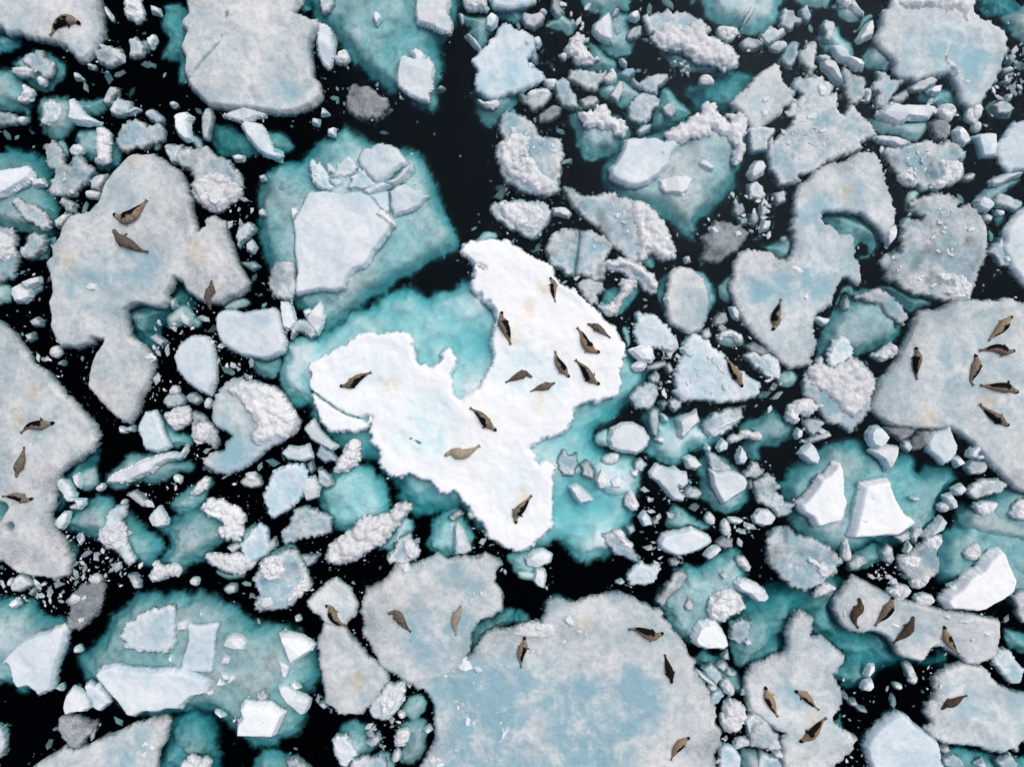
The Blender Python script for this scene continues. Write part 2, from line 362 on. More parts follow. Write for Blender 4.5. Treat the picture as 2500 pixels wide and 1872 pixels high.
# ------------------------------------------------------------------ outlines traced from the photograph
# T x0 y0 [scale]: where the following units start; F/H floe, W/G slab, C chunk, R rough snow, S sunken ice, P/Q/Y wet area, pool, stain; K crumbs, N brash, Z seal
RAW = """
T 0 0
F.28 -25,-25 82,-25 80,0 82,18 85,25 83,30 78,42 70,49 66,50 60,46 54,38 43,33 18,29 6,26 0,21 -25,20 |pale grey snow floe in the upper left corner carrying one curled seal
Zd 67,20 62,17 55,17 47,21 43,27 41,30 |curled dark seal alone on the pale corner floe at upper left
F.3 155,-25 156,0 157,10 152,15 151,20 156,25 152,35 150,39 155,47 154,58 156,67 160,74 168,82 175,88 195,90 214,91 234,94 247,94 254,91 264,86 270,79 267,68 262,63 262,55 260,42 260,33 262,28 267,20 266,14 260,15 252,10 246,9 249,4 253,0 253,-25 |large blocky lavender grey floe without seals at the top edge, left of centre
P.7 214,75 230,68 245,65 262,66 268,75 262,84 250,91 230,92 200,90 180,87 172,82 190,79
X.035 192,10 190,22 186,38 178,46 172,52 163,64 158,70
P.35 158,5 175,2 185,15 180,30 165,35
S.5 136,2 158,0 158,70 153,70 148,66 150,50 145,49 134,49 138,40 142,30 135,22 138,10
W 78,42 84,41 90,38 100,41 102,48 97,53 88,54 80,50
C 82,36 88,38 85,41
C 97,46 102,46 102,50 98,50
W 108,33 113,31 118,34 120,39 118,45 112,47 107,46 109,40
S.25 116,33 128,32 128,40 122,46 114,47
C 123,32 128,28 130,32 126,39 124,36
C 61,60 64,62 67,65 62,65
R 103,0 103,-12 115,-12 115,0 120,10 118,16 110,17 103,12 105,5
C 126,4 132,6 134,11 127,9
C 87,5 92,12 92,15 88,10
S.25 5,50 20,42 35,41 48,48 53,58 48,68 35,77 25,72 10,60
W 20,46 33,41 38,49 44,53 41,62 36,64 30,60 25,64 8,60 12,56 24,56 19,52
K1 20,46 33,42 40,52 36,62 25,62 20,55
R 31,64 36,65 36,70 32,71 30,67
R 9,58 14,56 24,57 26,61 20,63 12,61
C 146,98 149,95 155,94 161,98 158,103 159,110 160,117 156,118 150,113 147,108 147,102 |smooth white hook-shaped ice block left of the teal patch below the blocky lavender floe
S.1 159,112 168,115 172,125 166,128 160,120
W 169,98 172,91 176,90 178,98 176,108 174,117 170,115 169,108
S.55 176,108 184,103 195,103 205,112 218,108 239,112 244,118 248,124 242,130 234,132 214,128 205,133 195,131 185,130 178,124 175,115
C 187,97 195,93 205,90 213,92 222,95 223,97 215,98 210,101 204,102
C 203,104 207,102 214,103 219,105 224,111 227,120 230,128 237,130 232,132 224,131 216,125 208,115
C 195,131 199,130 204,131 203,134 197,134
W 137,122 142,121 152,122 150,128 148,136 144,136 140,130
R 151,131 155,125 160,126 158,132 152,136
W 98,112 102,105 112,100 118,101 122,107 134,104 137,110 137,116 127,121 123,124 117,123 112,124 105,127 99,124 97,118
W 121,95 126,91 132,95 136,99 135,102 131,103 124,100
S.2 128,118 137,115 136,124 130,128
S.2 30,82 42,79 52,80 62,84 75,82 86,80 89,88 84,93 76,98 70,95 62,100 58,108 54,113 46,115 37,112 30,108 28,98 27,90
W 36,85 44,84 50,88 51,95 49,100 46,103 36,105 31,103 35,95
C 58,98 59,93 58,86 60,83 66,90 70,96 77,100 82,103 72,104 62,103 57,100
W 85,84 88,78 92,73 97,73 97,78 93,82 92,86 87,87
W 92,92 95,85 98,81 103,84 108,85 109,88 107,94 101,97 94,96
S.3 61,112 68,108 78,106 86,108 92,112 98,120 101,130 98,138 90,143 80,142 78,134 70,133 62,128 58,124 62,118
R 79,108 82,106 88,109 91,111 91,116 92,122 90,128 91,135 86,138 79,137 78,134 81,130 79,122 80,115 |upright white snow-crusted ice slab on a teal base above the double-seal floe
R 57,125 62,121 67,122 69,127 63,130 58,128
S.4 47,120 56,118 59,130 56,138 51,135
W 37,122 44,118 47,123 51,127 53,137 59,139 59,131 66,132 70,138 76,140 77,146 73,150 66,158 61,165 50,164 43,163 40,160 44,150 45,143 40,141 37,135 36,127 |star-shaped grey wet slab sprinkled with crumbs near the left edge
K1 50,146 60,146 60,155 62,162 45,160
S.15 -20,58 0,58 8,60 12,66 18,72 25,76 26,80 22,88 22,95 22,102 16,102 14,92 8,90 0,91 -20,90
R 17,70 22,73 27,77 24,82 20,84 12,85 18,78
W -20,94 0,94 10,96 14,100 10,104 0,105 -20,106
R 13,99 17,97 20,99 17,103 13,102
S.35 -20,125 3,124 12,124 22,127 30,132 36,140 39,150 42,160 44,172 43,185 44,196 36,202 20,196 0,193 -20,195
C -20,146 8,142 22,140 27,145 26,150 20,155 8,162 0,165 -15,168 |long white ice slab lying on a submerged teal block at the left edge
C 26,151 34,150 36,155 27,156
S.7 -20,22 0,22 8,27 18,32 20,40 10,45 0,46 -20,45
W 74,152 80,147 88,146 85,155 82,159 76,158
R 70,161 76,160 82,162 80,166 72,166
C 142,86 145,85 147,87 144,89
C 73,53 77,54 76,56 73,55
C 104,95 112,90 116,91 110,94
T 620 0
S.42 48,-25 48,8 52,13 60,20 66,28 72,38 80,45 86,52 93,59 105,68 115,74 125,76 135,84 143,90 152,90 155,80 155,65 157,55 155,45 153,37 163,33 166,22 170,8 169,-25 |large submerged teal shelf carrying three white blocks at the top edge
S1 35,4 42,0 42,-12 48,-12 48,5 49,12 44,13 37,9
C 136,5 140,-20 162,-20 165,2 163,11 167,20 165,27 157,26 145,20 138,18 137,14 |white block on the right rim of the teal shelf at the top edge
W 55,-10 66,-10 66,2 62,8 57,9 55,4
C 101,9 105,10 106,14 103,19 100,14
S.12 78,25 86,18 88,21 83,27
C 121,55 122,50 126,46 132,49 136,50 134,46 131,43 136,41 141,43 144,46 143,50 147,48 151,53 152,58 150,68 150,74 147,78 147,85 140,84 132,80 122,72 120,66 |flat white slab with a frilly top at the lower tip of the teal shelf
C 54,18 58,20 63,22 65,32 67,40 66,48 64,55 62,57 58,53 54,45 53,35 54,26 |narrow upright white ice shard between blocky lavender floe and teal shelf
S.15 64,22 70,30 71,38 67,46 65,40
R 68,45 72,42 76,40 79,45 79,50 74,53 67,50
G 80,72 84,70 90,72 96,73 104,80 111,83 113,88 108,95 103,101 97,99 88,99 81,95 77,90 78,84 79,78 |lone dirty grey ice rock in open black water, upper left of centre
C 62,108 67,107 67,113 62,112
C 49,99 54,100 53,104 49,103
C 57,90 62,95 56,96
W 154,74 157,71 160,73 157,75
R 176,-10 195,-10 195,0 197,7 188,8 178,5
S.2 172,10 178,10 185,12 196,11 203,15 204,20 200,28 195,35 190,40 186,36 185,30 180,26 184,22 177,18
C 196,14 200,10 205,13 204,19 200,23 196,21
C 178,29 181,28 187,33 191,41 186,38
C 173,10 176,12 175,17
S.25 187,60 220,55 232,56 242,60 240,68 230,74 224,80 219,88 213,96 208,101 201,104 194,103 188,99 186,92 187,82 185,72
F.12 212,19 206,22 200,33 191,42 188,47 185,51 187,60 185,66 187,76 196,80 210,80 222,77 230,74 246,65 242,59 236,58 232,55 231,48 236,40 236,33 229,27 219,24 |light blue floe with a teal sunken foot, right of the open channel at top
P.8 200,60 215,40 230,35 232,55 240,64 225,76 196,79 188,72
R 189,82 196,86 203,83 207,86 203,91 196,90 190,87
W 213,93 209,96 207,105 208,112 210,118 205,124 203,130 207,140 210,150 213,153 218,155 224,160 232,163 242,165 252,164 257,160 256,150 259,142 258,135 261,130 260,127 259,120 254,115 246,114 239,112 238,107 234,103 226,98 218,93 |upright grey floe with a white granular ridge in the open channel, upper centre
R 210,120 218,112 228,113 232,120 230,128 236,138 244,146 252,150 255,158 246,163 236,161 226,152 214,148 207,135 206,126
K2 216,105 232,106 250,118 258,125 256,150 240,160 220,150
S.38 1,166 6,156 10,147 15,140 22,135 35,131 45,122 52,115 60,112 70,111 76,109 84,112 96,117 104,119 114,122 125,126 135,127 145,137 150,147 155,155 158,166 160,172 166,188 171,200 173,206 165,212 150,218 135,228 118,238 105,250 90,256 76,266 66,276 58,282 48,270 30,250 18,240 12,222 5,214 2,200 1,180 |big round submerged teal floe topped by broken white slabs, upper left of centre
W.08 46,142 48,133 56,139 60,142 64,155 66,158 60,160 52,157 48,150 |pointed pale blue leaf-shaped slab among the broken slabs on round teal floe
W.07 67,148 70,140 75,133 80,131 85,136 86,141 84,146 76,148 |rounded pale blue slab among the broken slabs on round teal floe
W.05 61,138 63,137 69,143 67,146 62,144
F.18 88,134 91,124 98,124 103,119 112,121 120,126 124,131 129,136 121,141 112,150 102,153 96,147 90,140 |squarish white slab at the top of the broken slabs on round teal floe
C 110,153 119,150 128,140 132,137 134,140 133,144 126,151 118,155
W.07 88,140 96,148 102,154 95,158 82,160 77,158 85,150
C 92,160 98,157 107,153 115,156 108,159 96,163
W.07 64,151 68,150 74,152 73,155 69,157 65,154
C 80,149 86,147 87,150 84,152
C 50,147 53,146 54,148 51,149
C 4,148 7,147 8,150 5,151
S.1 19,157 24,155 26,160 21,162
F.3 44,161 60,160 75,162 88,160 97,164 102,170 107,178 113,182 119,189 115,191 112,197 105,206 100,212 97,219 92,225 84,227 79,232 76,240 74,243 67,245 55,244 40,247 34,248 34,240 35,230 34,220 33,210 33,200 31,186 36,178 41,168 |big clean white four-sided slab on the round submerged teal floe
F.14 95,164 112,160 113,176 111,180 105,174 101,168
F.2 113.6,160 120,156 126,154 131,157 138,162 147,164 140,172 128,178 117,182 114.5,174 |low triangular white slab at the right end of the broken slabs on round teal floe
T 1240 0
S.35 -20,-20 24,-20 22,2 17,8 10,18 6,19 0,15 -10,10 -18,2
F.15 -22,-20 24,-20 22,0 15,3 8,5 0,6 -12,4
W 11,14 14,10 20,11 28,10 30,13 28,18 22,22 15,20
S.15 38,0 44,0 46,8 50,14 59,16 60,20 55,26 50,27 46,22 40,22 36,22 30,20 37,17 42,14 38,8
W 38,0 38,-8 44,-8 44,5 47,8 43,12 40,11 37,6
C 27,9 29,6 32,8 31,10
S.2 58,-20 103,-20 103,4 100,7 95,6 85,9 75,8 63,3
S.35 77,10 95,8 104,10 105,18 106,28 107,38 102,45 95,49 88,47 80,43 76,37 79,30 78,20
C 73,20 80,14 85,10 87,16 88,24 88,33 88,35 82,34 77,31 72,26 |bright white triangular ice chunk on a teal base near top edge, right of centre
C 102,13 106,9 110,8 111,13 108,16 105,15
W 87,13 90,6 94,6 92,11 88,14
W 100,29 107,22 112,21 112,27 108,31 102,32
S.08 88,18 94,22 97,27 93,31 88,29
R 49,40 52,33 57,30 60,27 63,29 67,31 67,34 64,33 64,38 67,41 69,45 72,48 77,47 78,50 70,51 65,52 60,53 57,50 55,46 50,46 |knobbly white C-shaped snow lump beside black water, upper right of centre
S.35 66,34 72,34 78,43 84,48 92,52 93,58 85,61 75,60 65,60 57,57 57,50 65,52 75,50
W 52,58 54,57 59,59 72,60 83,60 83,64 78,68 74,75 66,74 55,68 52,66
R 81,66 85,63 87,57 90,58 92,64 90,67 83,68
W 95,61 100,57 106,57 107,60 102,65 97,63
C 95,49 97,48 100,51 100,54 97,53
S.3 93,55 100,60 104,67 112,72 122,76 126,83 126,90 118,93 104,91 90,90 78,82 74,76 82,68 92,67
W 87,80 90,74 94,67 97,68 97,76 93,85 91,83
W 104,66 107,64 108,67 112,68 118,65 125,62 135,62 136,66 131,70 126,72 126,78 119,77 110,72 105,69
W 106,82 112,79 118,77 124,80 128,83 127,89 122,91 119,97 116,102 109,102 103,99 102,90
S.2 126,87 130,75 132,71 140,75 146,82 152,88 155,94 148,98 140,100 132,104 126,106 121,103 122,95
W 131,90 135,86 142,88 142,94 138,98 133,95
S1 95,92 105,100 120,104 140,98 152,98 150,104 130,110 115,114 105,112 100,100
W 110,110 114,105 121,104 119,109 112,112
S.3 80,146 81,135 88,128 95,120 98,115 120,112 140,106 155,98 165,92 180,94 195,95 205,100 208,108 206,118 200,128 198,140 196,150 190,160 180,170 168,180 160,190 153,200 148,196 140,186 128,178 115,172 100,168 88,163 82,154 |large submerged teal floe under a long white ridge, upper right of centre
F.35 99,116 104,115 115,115 125,114 132,118 140,116 145,120 142,125 138,130 136,138 130,143 127,147 122,150 118,154 108,157 100,156 92,152 86,148 87,142 93,134 97,126 |large smooth bright white block on the teal floe, upper right of centre
R 132,113 140,108 148,102 153,103 155,97 160,96 165,95 166,88 172,86 175,88 174,92 178,95 183,97 183,104 188,105 190,102 184,97 188,94 198,95 202,100 201,108 198,116 199,124 197,132 192,138 190,132 192,125 188,118 186,112 180,113 176,110 173,107 170,108 170,112 165,115 155,116 150,119 144,120 136,117 |long knobbly white snow ridge arching over the teal floe, upper right of centre
C 128,152 134,150 142,148 149,148 156,150 153,156 152,160 146,164 140,163 133,162 129,157 |small white five-sided block below the large smooth block on teal floe
C 161,137 164,133 169,136 174,140 173,143 168,142 162,139
S.2 52,95 60,91 70,92 80,91 90,92 98,98 103,110 100,118 92,128 85,131 80,130 72,134 66,130 62,122 57,118 60,110 54,103
R 58,95 63,93 70,92 73,94 75,90 79,88 83,89 85,95 88,98 94,99 99,101 98,105 100,110 97,114 91,115 88,108 82,107 78,110 75,106 70,107 64,107 63,102 59,98 |cluster of knobbly white snow on grey submerged ice left of large smooth block
W 9,77 13,78 16,80 18,77 24,74 32,74 37,77 36,81 31,86 26,91 21,92 14,85 11,82
R 16,79 18,76 24,74 32,74 36,77 33,80 26,80 20,82
W 39,70 43,68 48,66 52,69 53,76 57,82 60,88 63,89 58,91 50,89 46,86 43,80 41,75
R 31,67 36,65 41,66 41,70 37,73 33,72
W 61,83 68,80 74,80 77,84 72,88 64,89
G 26,96 32,92 40,88 45,90 44,96 36,100 27,102
W 22,42 25,45 25,51 22,51 19,46
C 22,31 26,30 28,35 26,38 22,35
R 13,34 18,31 21,34 18,39 14,38
R 44,46 48,43 50,46 47,49
C 16,53 20,52 22,55 18,58
W 116,13 121,14 122,12 126,10 132,9 136,8 140,11 148,10 155,13 160,16 165,19 169,24 166,28 170,32 175,31 180,34 187,38 193,43 194,47 194,53 188,56 182,59 176,54 170,52 164,52 158,50 154,46 148,44 140,42 136,40 130,40 125,36 122,31 124,27 119,26 117,20 |slanting floe heaped with granular white snow near the top, right of centre
R 126,22 135,18 145,22 155,20 161,16 168,22 166,29 176,32 186,39 193,46 192,54 184,56 176,53 165,52 158,48 150,43 140,41 130,40 123,32
K1 126,14 150,12 165,20 160,28 130,25
S.35 126,38 136,41 150,46 160,52 178,56 178,60 168,60 155,60 145,56 135,50 127,43
S.14 163,-20 240,-20 231,5 230,12 224,18 214,22 205,25 196,24 188,23 180,20 172,14 167,7 |rounded grey-blue half-sunken floe at the top edge, right of centre
R 177,24 182,21 190,22 194,23 192,29 187,34 182,31 178,27
W 199,22 203,15 207,12 209,5 206,4 202,10 199,17 198,24
S.65 150,72 160,66 175,60 190,58 205,56 214,62 205,75 195,85 188,95 175,92 165,92 158,90 155,82 148,78
R 162,66 166,62 171,62 174,66 174,70 167,70 163,69
C 203,146 206,140 210,135 216,135 218,139 216,145 210,149 206,150
W 204,155 210,153 215,157 218,165 212,168 205,165
N 138,50 160,54 155,66 138,64
N 195,30 214,30 214,48 200,46
N 45,3 66,5 72,14 62,22
C 139,51 142,50 142,53 140,53
W 148,55 153,53 154,57 149,58
W 197,35 203,31 212,33 216,37 210,40 200,39
T 1860 0
F.12 13,52 15,56 17,63 21,70 28,77 27,80 30,84 22,88 18,90 17,95 12,98 5,103 0,107 -6,112 -10,104 -15,95 -22,90 -26,86 -20,80 -12,74 -5,65 3,60 8,57 |pointed grey floe with white lumps right of the long knobbly ridge
P.5 0,70 15,72 15,90 0,98 -15,90
S.2 24,-20 60,-20 59,1 50,5 42,5 35,3 27,0
W 19,8 21,6 28,8 29,12 31,14 34,15 33,18 28,19 27,24 22,23 17,20 18,14
W 33,8 37,4 39,2 41,8 43,12 40,17 35,16
W 0,30 3,25 8,21 14,23 18,22 20,26 17,30 12,34 6,36 2,34
R 8,37 14,34 21,33 23,37 20,40 14,42 9,40
W 18,47 23,38 28,34 33,35 31,40 30,45 28,52 25,55 21,52 18,50
W 30,46 34,43 38,41 39,37 44,33 47,35 46,42 46,50 46,56 42,61 40,56 36,52 33,49
S.15 46,30 50,26 52,20 55,15 58,14 62,16 65,19 67,25 70,30 76,34 79,38 80,44 80,48 76,48 74,50 68,47 61,46 53,40 49,34
C 60,38 66,37 72,41 74,46 78,48 84,50 87,54 86,57 80,57 76,54 71,51 66,49 63,45
W 52,20 55,16 62,18 62,24 60,30 58,34 54,32 55,26
S.4 70,51 80,57 86,58 86,61 82,63 76,58
S.1 60,3 66,0 75,0 82,4 86,8 88,10 84,12 83,16 77,18 69,17 66,13 65,8 60,5
R 66,-5 76,-5 82,4 88,10 84,11 80,10 74,7 67,3
C 82,32 86,25 90,19 94,16 95,22 94,29 88,32 84,34
S.3 83,15 90,10 96,10 96,14 90,18 84,26 77,28 82,22
F.2 112,-20 110,2 104,9 102,16 100,25 97,33 101,40 106,45 112,50 114,55 112,60 118,65 130,67 138,64 148,62 158,60 162,63 165,70 168,78 170,86 176,90 184,88 190,80 197,70 202,58 205,50 209,42 208,30 205,25 198,20 190,16 183,12 180,5 180,-20 |broad grey-blue floe with a white crack line in the upper right corner
P.75 110,20 135,18 160,22 185,25 204,32 204,45 195,65 180,82 172,75 165,62 150,58 130,60 115,52 106,38
R 118,2 130,-8 150,-12 179,-12 178,8 173,17 169,17 172,12 160,8 145,8 130,6 120,8 |white snow crust along the top of the cracked grey-blue floe, upper right
R 156,38 158,36 156,44 157,50 162,56 166,60 165,65 174,68 173,70 165,67 160,62 155,53 153,45 |thin crooked white ice ridge on the broad grey-blue floe, upper right
S1 180,-20 222,-20 222,12 215,25 208,25 198,20 190,16 182,12
S.06 205,12 215,5 235,3 235,35 216,33 213,20 206,13
S.3 88,42 92,36 97,34 101,41 108,47 113,52 112,58 105,59 98,57 88,58 86,50
W 49,46 55,45 59,47 57,50 51,49
C 52,52 56,49 62,52 65,58 68,64 69,69 66,69 62,66 57,60 53,57
S.15 58,60 66,69 70,74 71,77 66,74 60,68
W 70,57 75,60 79,62 86,65 88,70 89,76 86,84 80,86 76,86 73,80 72,72 69,66
R 86,75 92,73 94,77 92,84 89,84 90,78
W 100,60 105,61 111,66 117,67 120,65 121,67 115,73 111,78 108,86 101,89 98,85 100,78 95,74 96,70 99,67
W 126,73 135,66 144,64 149,66 147,70 138,74 128,76
W 110,82 118,78 123,74 125,80 120,84 112,85
C 142,76 147,72 153,71 151,77 146,78
S.4 130,78 140,75 152,75 160,72 168,80 168,90 160,92 145,88 133,85
S.9 150,62 160,62 165,72 168,85 172,100 165,100 155,92 150,80
C 98,96 104,90 111,86 120,88 140,88 147,89 148,92 143,97 141,99 134,99 122,100 120,103 114,104 106,101 100,99 |long horizontal white slab with teal foot below the cracked floe, upper right
S.35 90,100 98,98 120,103 140,100 141,106 138,112 132,119 126,119 120,117 108,115 98,114 94,108
C 96,115 104,114 115,115 126,119 120,122 118,123 110,120 100,118
W.04 26,72 30,66 40,64 50,65 52,68 58,68 60,74 58,80 64,78 63,86 64,92 70,98 72,93 75,86 80,92 86,100 95,108 97,112 92,116 84,119 84,124 76,128 70,125 72,129 62,134 52,138 46,144 38,145 30,147 33,152 26,154 15,154 10,145 8,138 6,130 5,122 12,118 20,112 25,105 28,98 20,95 25,90 30,84 36,80 33,75 |large flat blue-grey wet floe strewn with crumbs, upper right
K2 25,112 38,106 56,108 54,120 60,130 48,136 28,126 22,118
K1 34,84 60,84 62,100 50,104 40,100
Y 71,100 90,112
C 47,71 51,70 54,74 55,78 53,81 49,81 47,75
C 30,86 35,82 38,84 34,90 31,91
C 37,97 45,94 48,98 46,101 38,101
C 0,83 7,80 6,85 1,87
C 0,93 5,93 5,98 0,99
C 60,90 63,89 63,93 61,94
C 6,120 10,115 10,119 8,123
C 51,120 54,119 54,124 51,124
C 20,120 24,119 24,122 21,123
W -10,108 5,106 11,108 8,114 5,118 4,124 0,127 -8,128
W 104,130 106,124 112,124 118,124 126,121 135,119 142,118 150,121 160,119 168,123 173,128 171,132 165,134 170,137 172,142 168,150 160,155 150,158 146,160 142,157 136,160 132,155 124,156 118,152 115,146 112,142 108,138 |grey wet floe with granular white piles at both ends near the right edge
R 149,135 155,134 160,134 168,135 172,141 170,146 164,152 155,157 146,159 143,157 150,148 150,140
R 116,146 122,142 128,140 128,148 131,154 125,156 118,152
K2 120,125 140,125 146,140 140,150 128,150
R 149,91 153,87 160,86 165,90 164,96 158,102 152,99 150,96
R 174,95 178,88 184,86 188,90 186,97 180,102 175,100
R 180,104 184,101 187,104 185,109 180,108
G 143,103 148,100 156,101 161,105 159,113 155,119 148,115 144,110
C 163,110 168,106 173,111 177,118 172,121 165,117
F.2 187,112 193,111 200,111 200,120 199,130 188,131 186,124 184,116 180,114
F.15 199,130 200,122 208,112 214,104 235,102 235,143 222,143 210,143 203,138
C 194,152 205,147 219,144 220,147 210,150 203,154 196,155
S.2 180,164 190,157 200,154 213,148 222,148 222,152 212,158 205,164 195,175 182,175
W 197,88 203,84 210,86 214,90 210,95 200,95
C 208,80 212,78 212,82 208,83
S.15 190,85 200,82 214,84 214,98 200,100 192,95
W 208,47 213,44 216,47 212,52 208,50
W 204,58 211,55 214,58 206,61
W 205,68 213,63 210,70
W 172,149 178,145 182,146 178,151 173,151
N 200,45 220,38 222,80 200,80 195,70
N 130,74 150,74 150,86 130,86
N 88,118 104,120 104,128 90,126
N 20,55 40,55 45,62 25,64
N 5,98 22,96 20,108 8,108

T 0 464
F.3 85,-2 92,-14 100,-22 106,-29 112,-32 118,-31 126,-31 133,-28 140,-22 148,-18 152,-12 155,-5 156,2 160,7 159,12 161,22 164,32 163,37 168,32 172,30 170,24 174,23 178,21 182,24 188,26 189,36 193,44 196,55 200,64 205,72 208,77 206,84 200,88 192,90 185,95 178,95 170,94 162,89 157,85 152,76 145,73 143,80 138,88 140,92 136,98 130,99 122,97 116,95 110,96 104,100 105,108 106,115 107,122 112,127 120,131 124,137 127,143 126,152 123,160 121,166 117,173 113,187 107,197 103,196 95,191 84,179 73,167 74,150 77,140 84,130 86,126 80,125 76,124 75,129 67,131 62,133 58,131 49,132 44,122 41,114 42,108 40,98 39,95 42,86 42,78 40,69 37,61 42,55 41,47 48,38 52,28 58,20 68,18 74,17 82,8 |large irregular white floe on the left carrying two facing seals and a third
P.55 45,70 70,60 100,50 140,50 145,65 135,85 105,95 75,100 55,90
P.5 100,120 120,135 118,155 95,160 85,145
P.4 135,25 150,20 160,40 145,62 138,55
Y 164,48 169,56 57,61 113,-29
S.6 100,100 110,95 125,97 138,95 150,75 158,88 165,95 150,105 135,110 133,120 130,130 128,142 120,132 110,122 105,112
C 72,82 77,78 82,80 81,84 75,85
C 123,141 127,139 130,142 126,144
S.12 138,107 142,103 150,96 157,97 162,104 170,112 165,116 155,112 145,115 140,118
C 150,106 155,105 160,108 158,114 153,112
W 142,94 145,91 147,97 143,99
W 125,124 130,121 138,127 134,131
F.3 144,140 150,130 160,123 170,123 177,130 179,144 180,160 175,173 166,169 156,162 148,152 |upright oval snowy white ice block below the notch of the two-seal floe
F.32 180,115 181,104 188,101 195,101 202,104 214,101 228,99 233,103 236,118 239,128 237,136 230,140 222,143 212,141 202,139 194,135 186,129 182,122 |rounded clean snowy block left of the bright central floe
S.3 208,140 225,143 236,138 236,150 232,160 222,158 212,152
S.15 186,100 192,94 202,89 209,92 210,96 206,99 196,102
W -20,30 -20,75 0,76 10,73 12,62 13,55 10,48 12,40 8,33 0,32
R -20,35 0,34 8,40 10,52 6,60 0,62 -20,62
W 9,10 14,6 18,10 28,13 36,19 41,26 40,31 34,32 27,29 20,25 14,17
S.2 15,54 22,37 33,35 39,43 41,54 35,59 22,59
W 15,48 22,44 23,38 27,36 30,38 35,37 36,40 34,50 28,56 25,58 20,56 15,52
C 18,77 25,74 31,73 32,77 27,80 22,83 19,80
C 10,82 15,79 19,83 24,85 24,90 19,94 12,94 9,88
S.15 22,84 32,80 38,80 32,86 24,92
S.15 -20,77 0,77 10,80 9,90 8,97 -20,97
W 23,110 29,107 33,110 32,114 26,114
R 40,137 43,131 48,132 50,137 46,141 42,140
W 47,146 50,144 50,147
W 48,10 51,6 58,9 62,11 60,17 54,18 51,12
W 45,25 52,20 57,20 50,30 46,31
W 148,-29 150,-35 156,-36 166,-34 173,-36 177,-31 185,-27 191,-25 195,-20 201,-14 203,-4 201,4 195,8 187,15 181,18 175,16 168,11 162,6 161,-4 163,-12 158,-18 152,-20 |grey slab heaped with granular white snow right of the two-seal floe's top
R 162,-8 170,-14 180,-15 190,-12 198,-6 203,0 200,6 192,12 183,18 172,14 164,6
C 176,4 184,5 188,10 184,16 178,12
K1 165,-20 190,-20 200,-5 190,5 170,0
W 198,40 200,30 208,27 214,32 210,38 202,44 200,48
C 207,45 211,42 215,48 212,52 207,50
W 203,61 212,60 217,64 212,67
W 20,122 25,120 26,125 22,127
N 132,112 150,112 178,118 180,128 160,120 146,132 132,140
N 182,130 200,138 210,145 208,160 185,160
N 160,90 175,98 180,105 165,110 158,100
N 35,140 52,140 50,158 40,150
N 198,10 210,10 206,40 196,30
Zd 95,20 103,24 111,22 118,15 124,8 |seal with raised hind flippers, upper of the facing pair on left floe
Zp 95,33 101,41 110,46 117,50 124,52 |spotted tan seal, lower of the facing pair on the left floe
Zp 178,76 178,84 175,91 177,97 177,101 |small grey seal at the lower right rim of the two-seal left floe
T 620 464
C 31,15 35,15 36,19 32,24 31,20
W 13,75 15,65 18,60 26,60 33,60 34,70 34,85 30,92 22,91 15,88 13,80
C 22,100 22,94 27,94 31,98 33,105 34,112 30,117 24,115 23,108
C 49,100 55,94 57,98 59,106 56,116 53,121 46,112 44,108
C 41,102 45,100 48,103 43,106
W.03 31,117 38,110 46,110 52,118 48,126 42,120 36,120 31,125
R 3,17 6,15 8,20 4,21
S.12 22,128 35,122 50,122 58,128 58,140 50,150 45,160 45,172 48,180 40,178 30,172 22,166 20,150 25,140
R 103,22 106,17 110,20 115,25 120,29 117,31 112,28
W 212,24 207,14 203,10 200,16 207,24 212,29 221,33 228,38 235,40 243,33 249,25 250,17 247,12 236,9 221,8 210,9
R 205,12 212,9 225,10 238,11 246,16 244,26 236,34 224,33 214,26
S.2 182,46 190,36 198,32 205,36 206,42 190,45

T 660 560 4.3478
S.42 66,34 75,32 80,31 85,36 90,37 95,33 100,35 106,30 113,24 118,30 140,50 190,60 199,62 205,70 212,80 210,90 203,97 198,104 190,108 182,110 180,118 190,125 200,122 208,135 206,150 203,160 203,170 195,177 187,183 178,186 173,187 168,180 160,174 155,178 150,178 132,180 118,168 112,160 108,154 105,155 100,158 92,159 85,162 79,160 75,155 71,150 70,143 64,140 61,135 58,128 50,130 42,128 35,120 30,113 25,108 20,100 12,98 6,92 6,80 8,72 10,66 18,62 28,60 35,55 42,50 47,43 55,43 60,40 |broad submerged turquoise shelf spreading around the bright white central floe
S.9 56,44 66,38 72,45 82,60 92,72 85,74 78,62 66,52
H.38 106,9 110,7 115,6 120,5 128,6 133,5 138,7 145,13 152,16 158,21 163,29 170,34 178,40 185,46 190,52 195,55 198,61 200,68 198,74 197,82 197,90 194,95 186,96 180,96 177,99 172,102 171,107 168,112 163,115 157,119 150,121 144,123 148,126 150,131 157,131 158,138 157,145 159,152 160,160 159,166 157,170 151,174 147,179 142,181 136,181 130,178 122,173 120,168 114,164 112,157 108,153 104,148 96,147 92,143 85,142 78,138 72,140 66,137 61,133 59,129 59,124 55,118 56,111 57,104 55,109 52,113 45,114 38,114 32,113 28,108 26,102 22,95 20,88 22,82 21,76 27,73 34,68 42,64 45,60 52,58 56,57 62,59 70,58 75,58 79,61 79,68 80,72 85,75 92,76 96,73 95,69 99,67 102,68 104,74 102,80 101,90 102,98 108,98 111,95 118,88 121,80 124,73 126,65 125,58 128,51 125,46 117,38 113,32 115,26 114,21 110,16 |big bright white central floe carrying twelve seals above turquoise shelf
X.05 20,88 29,95 38,101 43,104 54,107
X.03 73,115 78,117 84,120
Q.35 51,105 55,103 57,106 55,110 52,109
Q.4 116,20 119,21 123,22 119,24
P.4 80,95 110,100 105,130 70,125
P.3 30,75 70,65 75,95 40,100
P.35 128,70 160,68 165,90 130,95
P.2 118,120 150,125 150,160 130,160
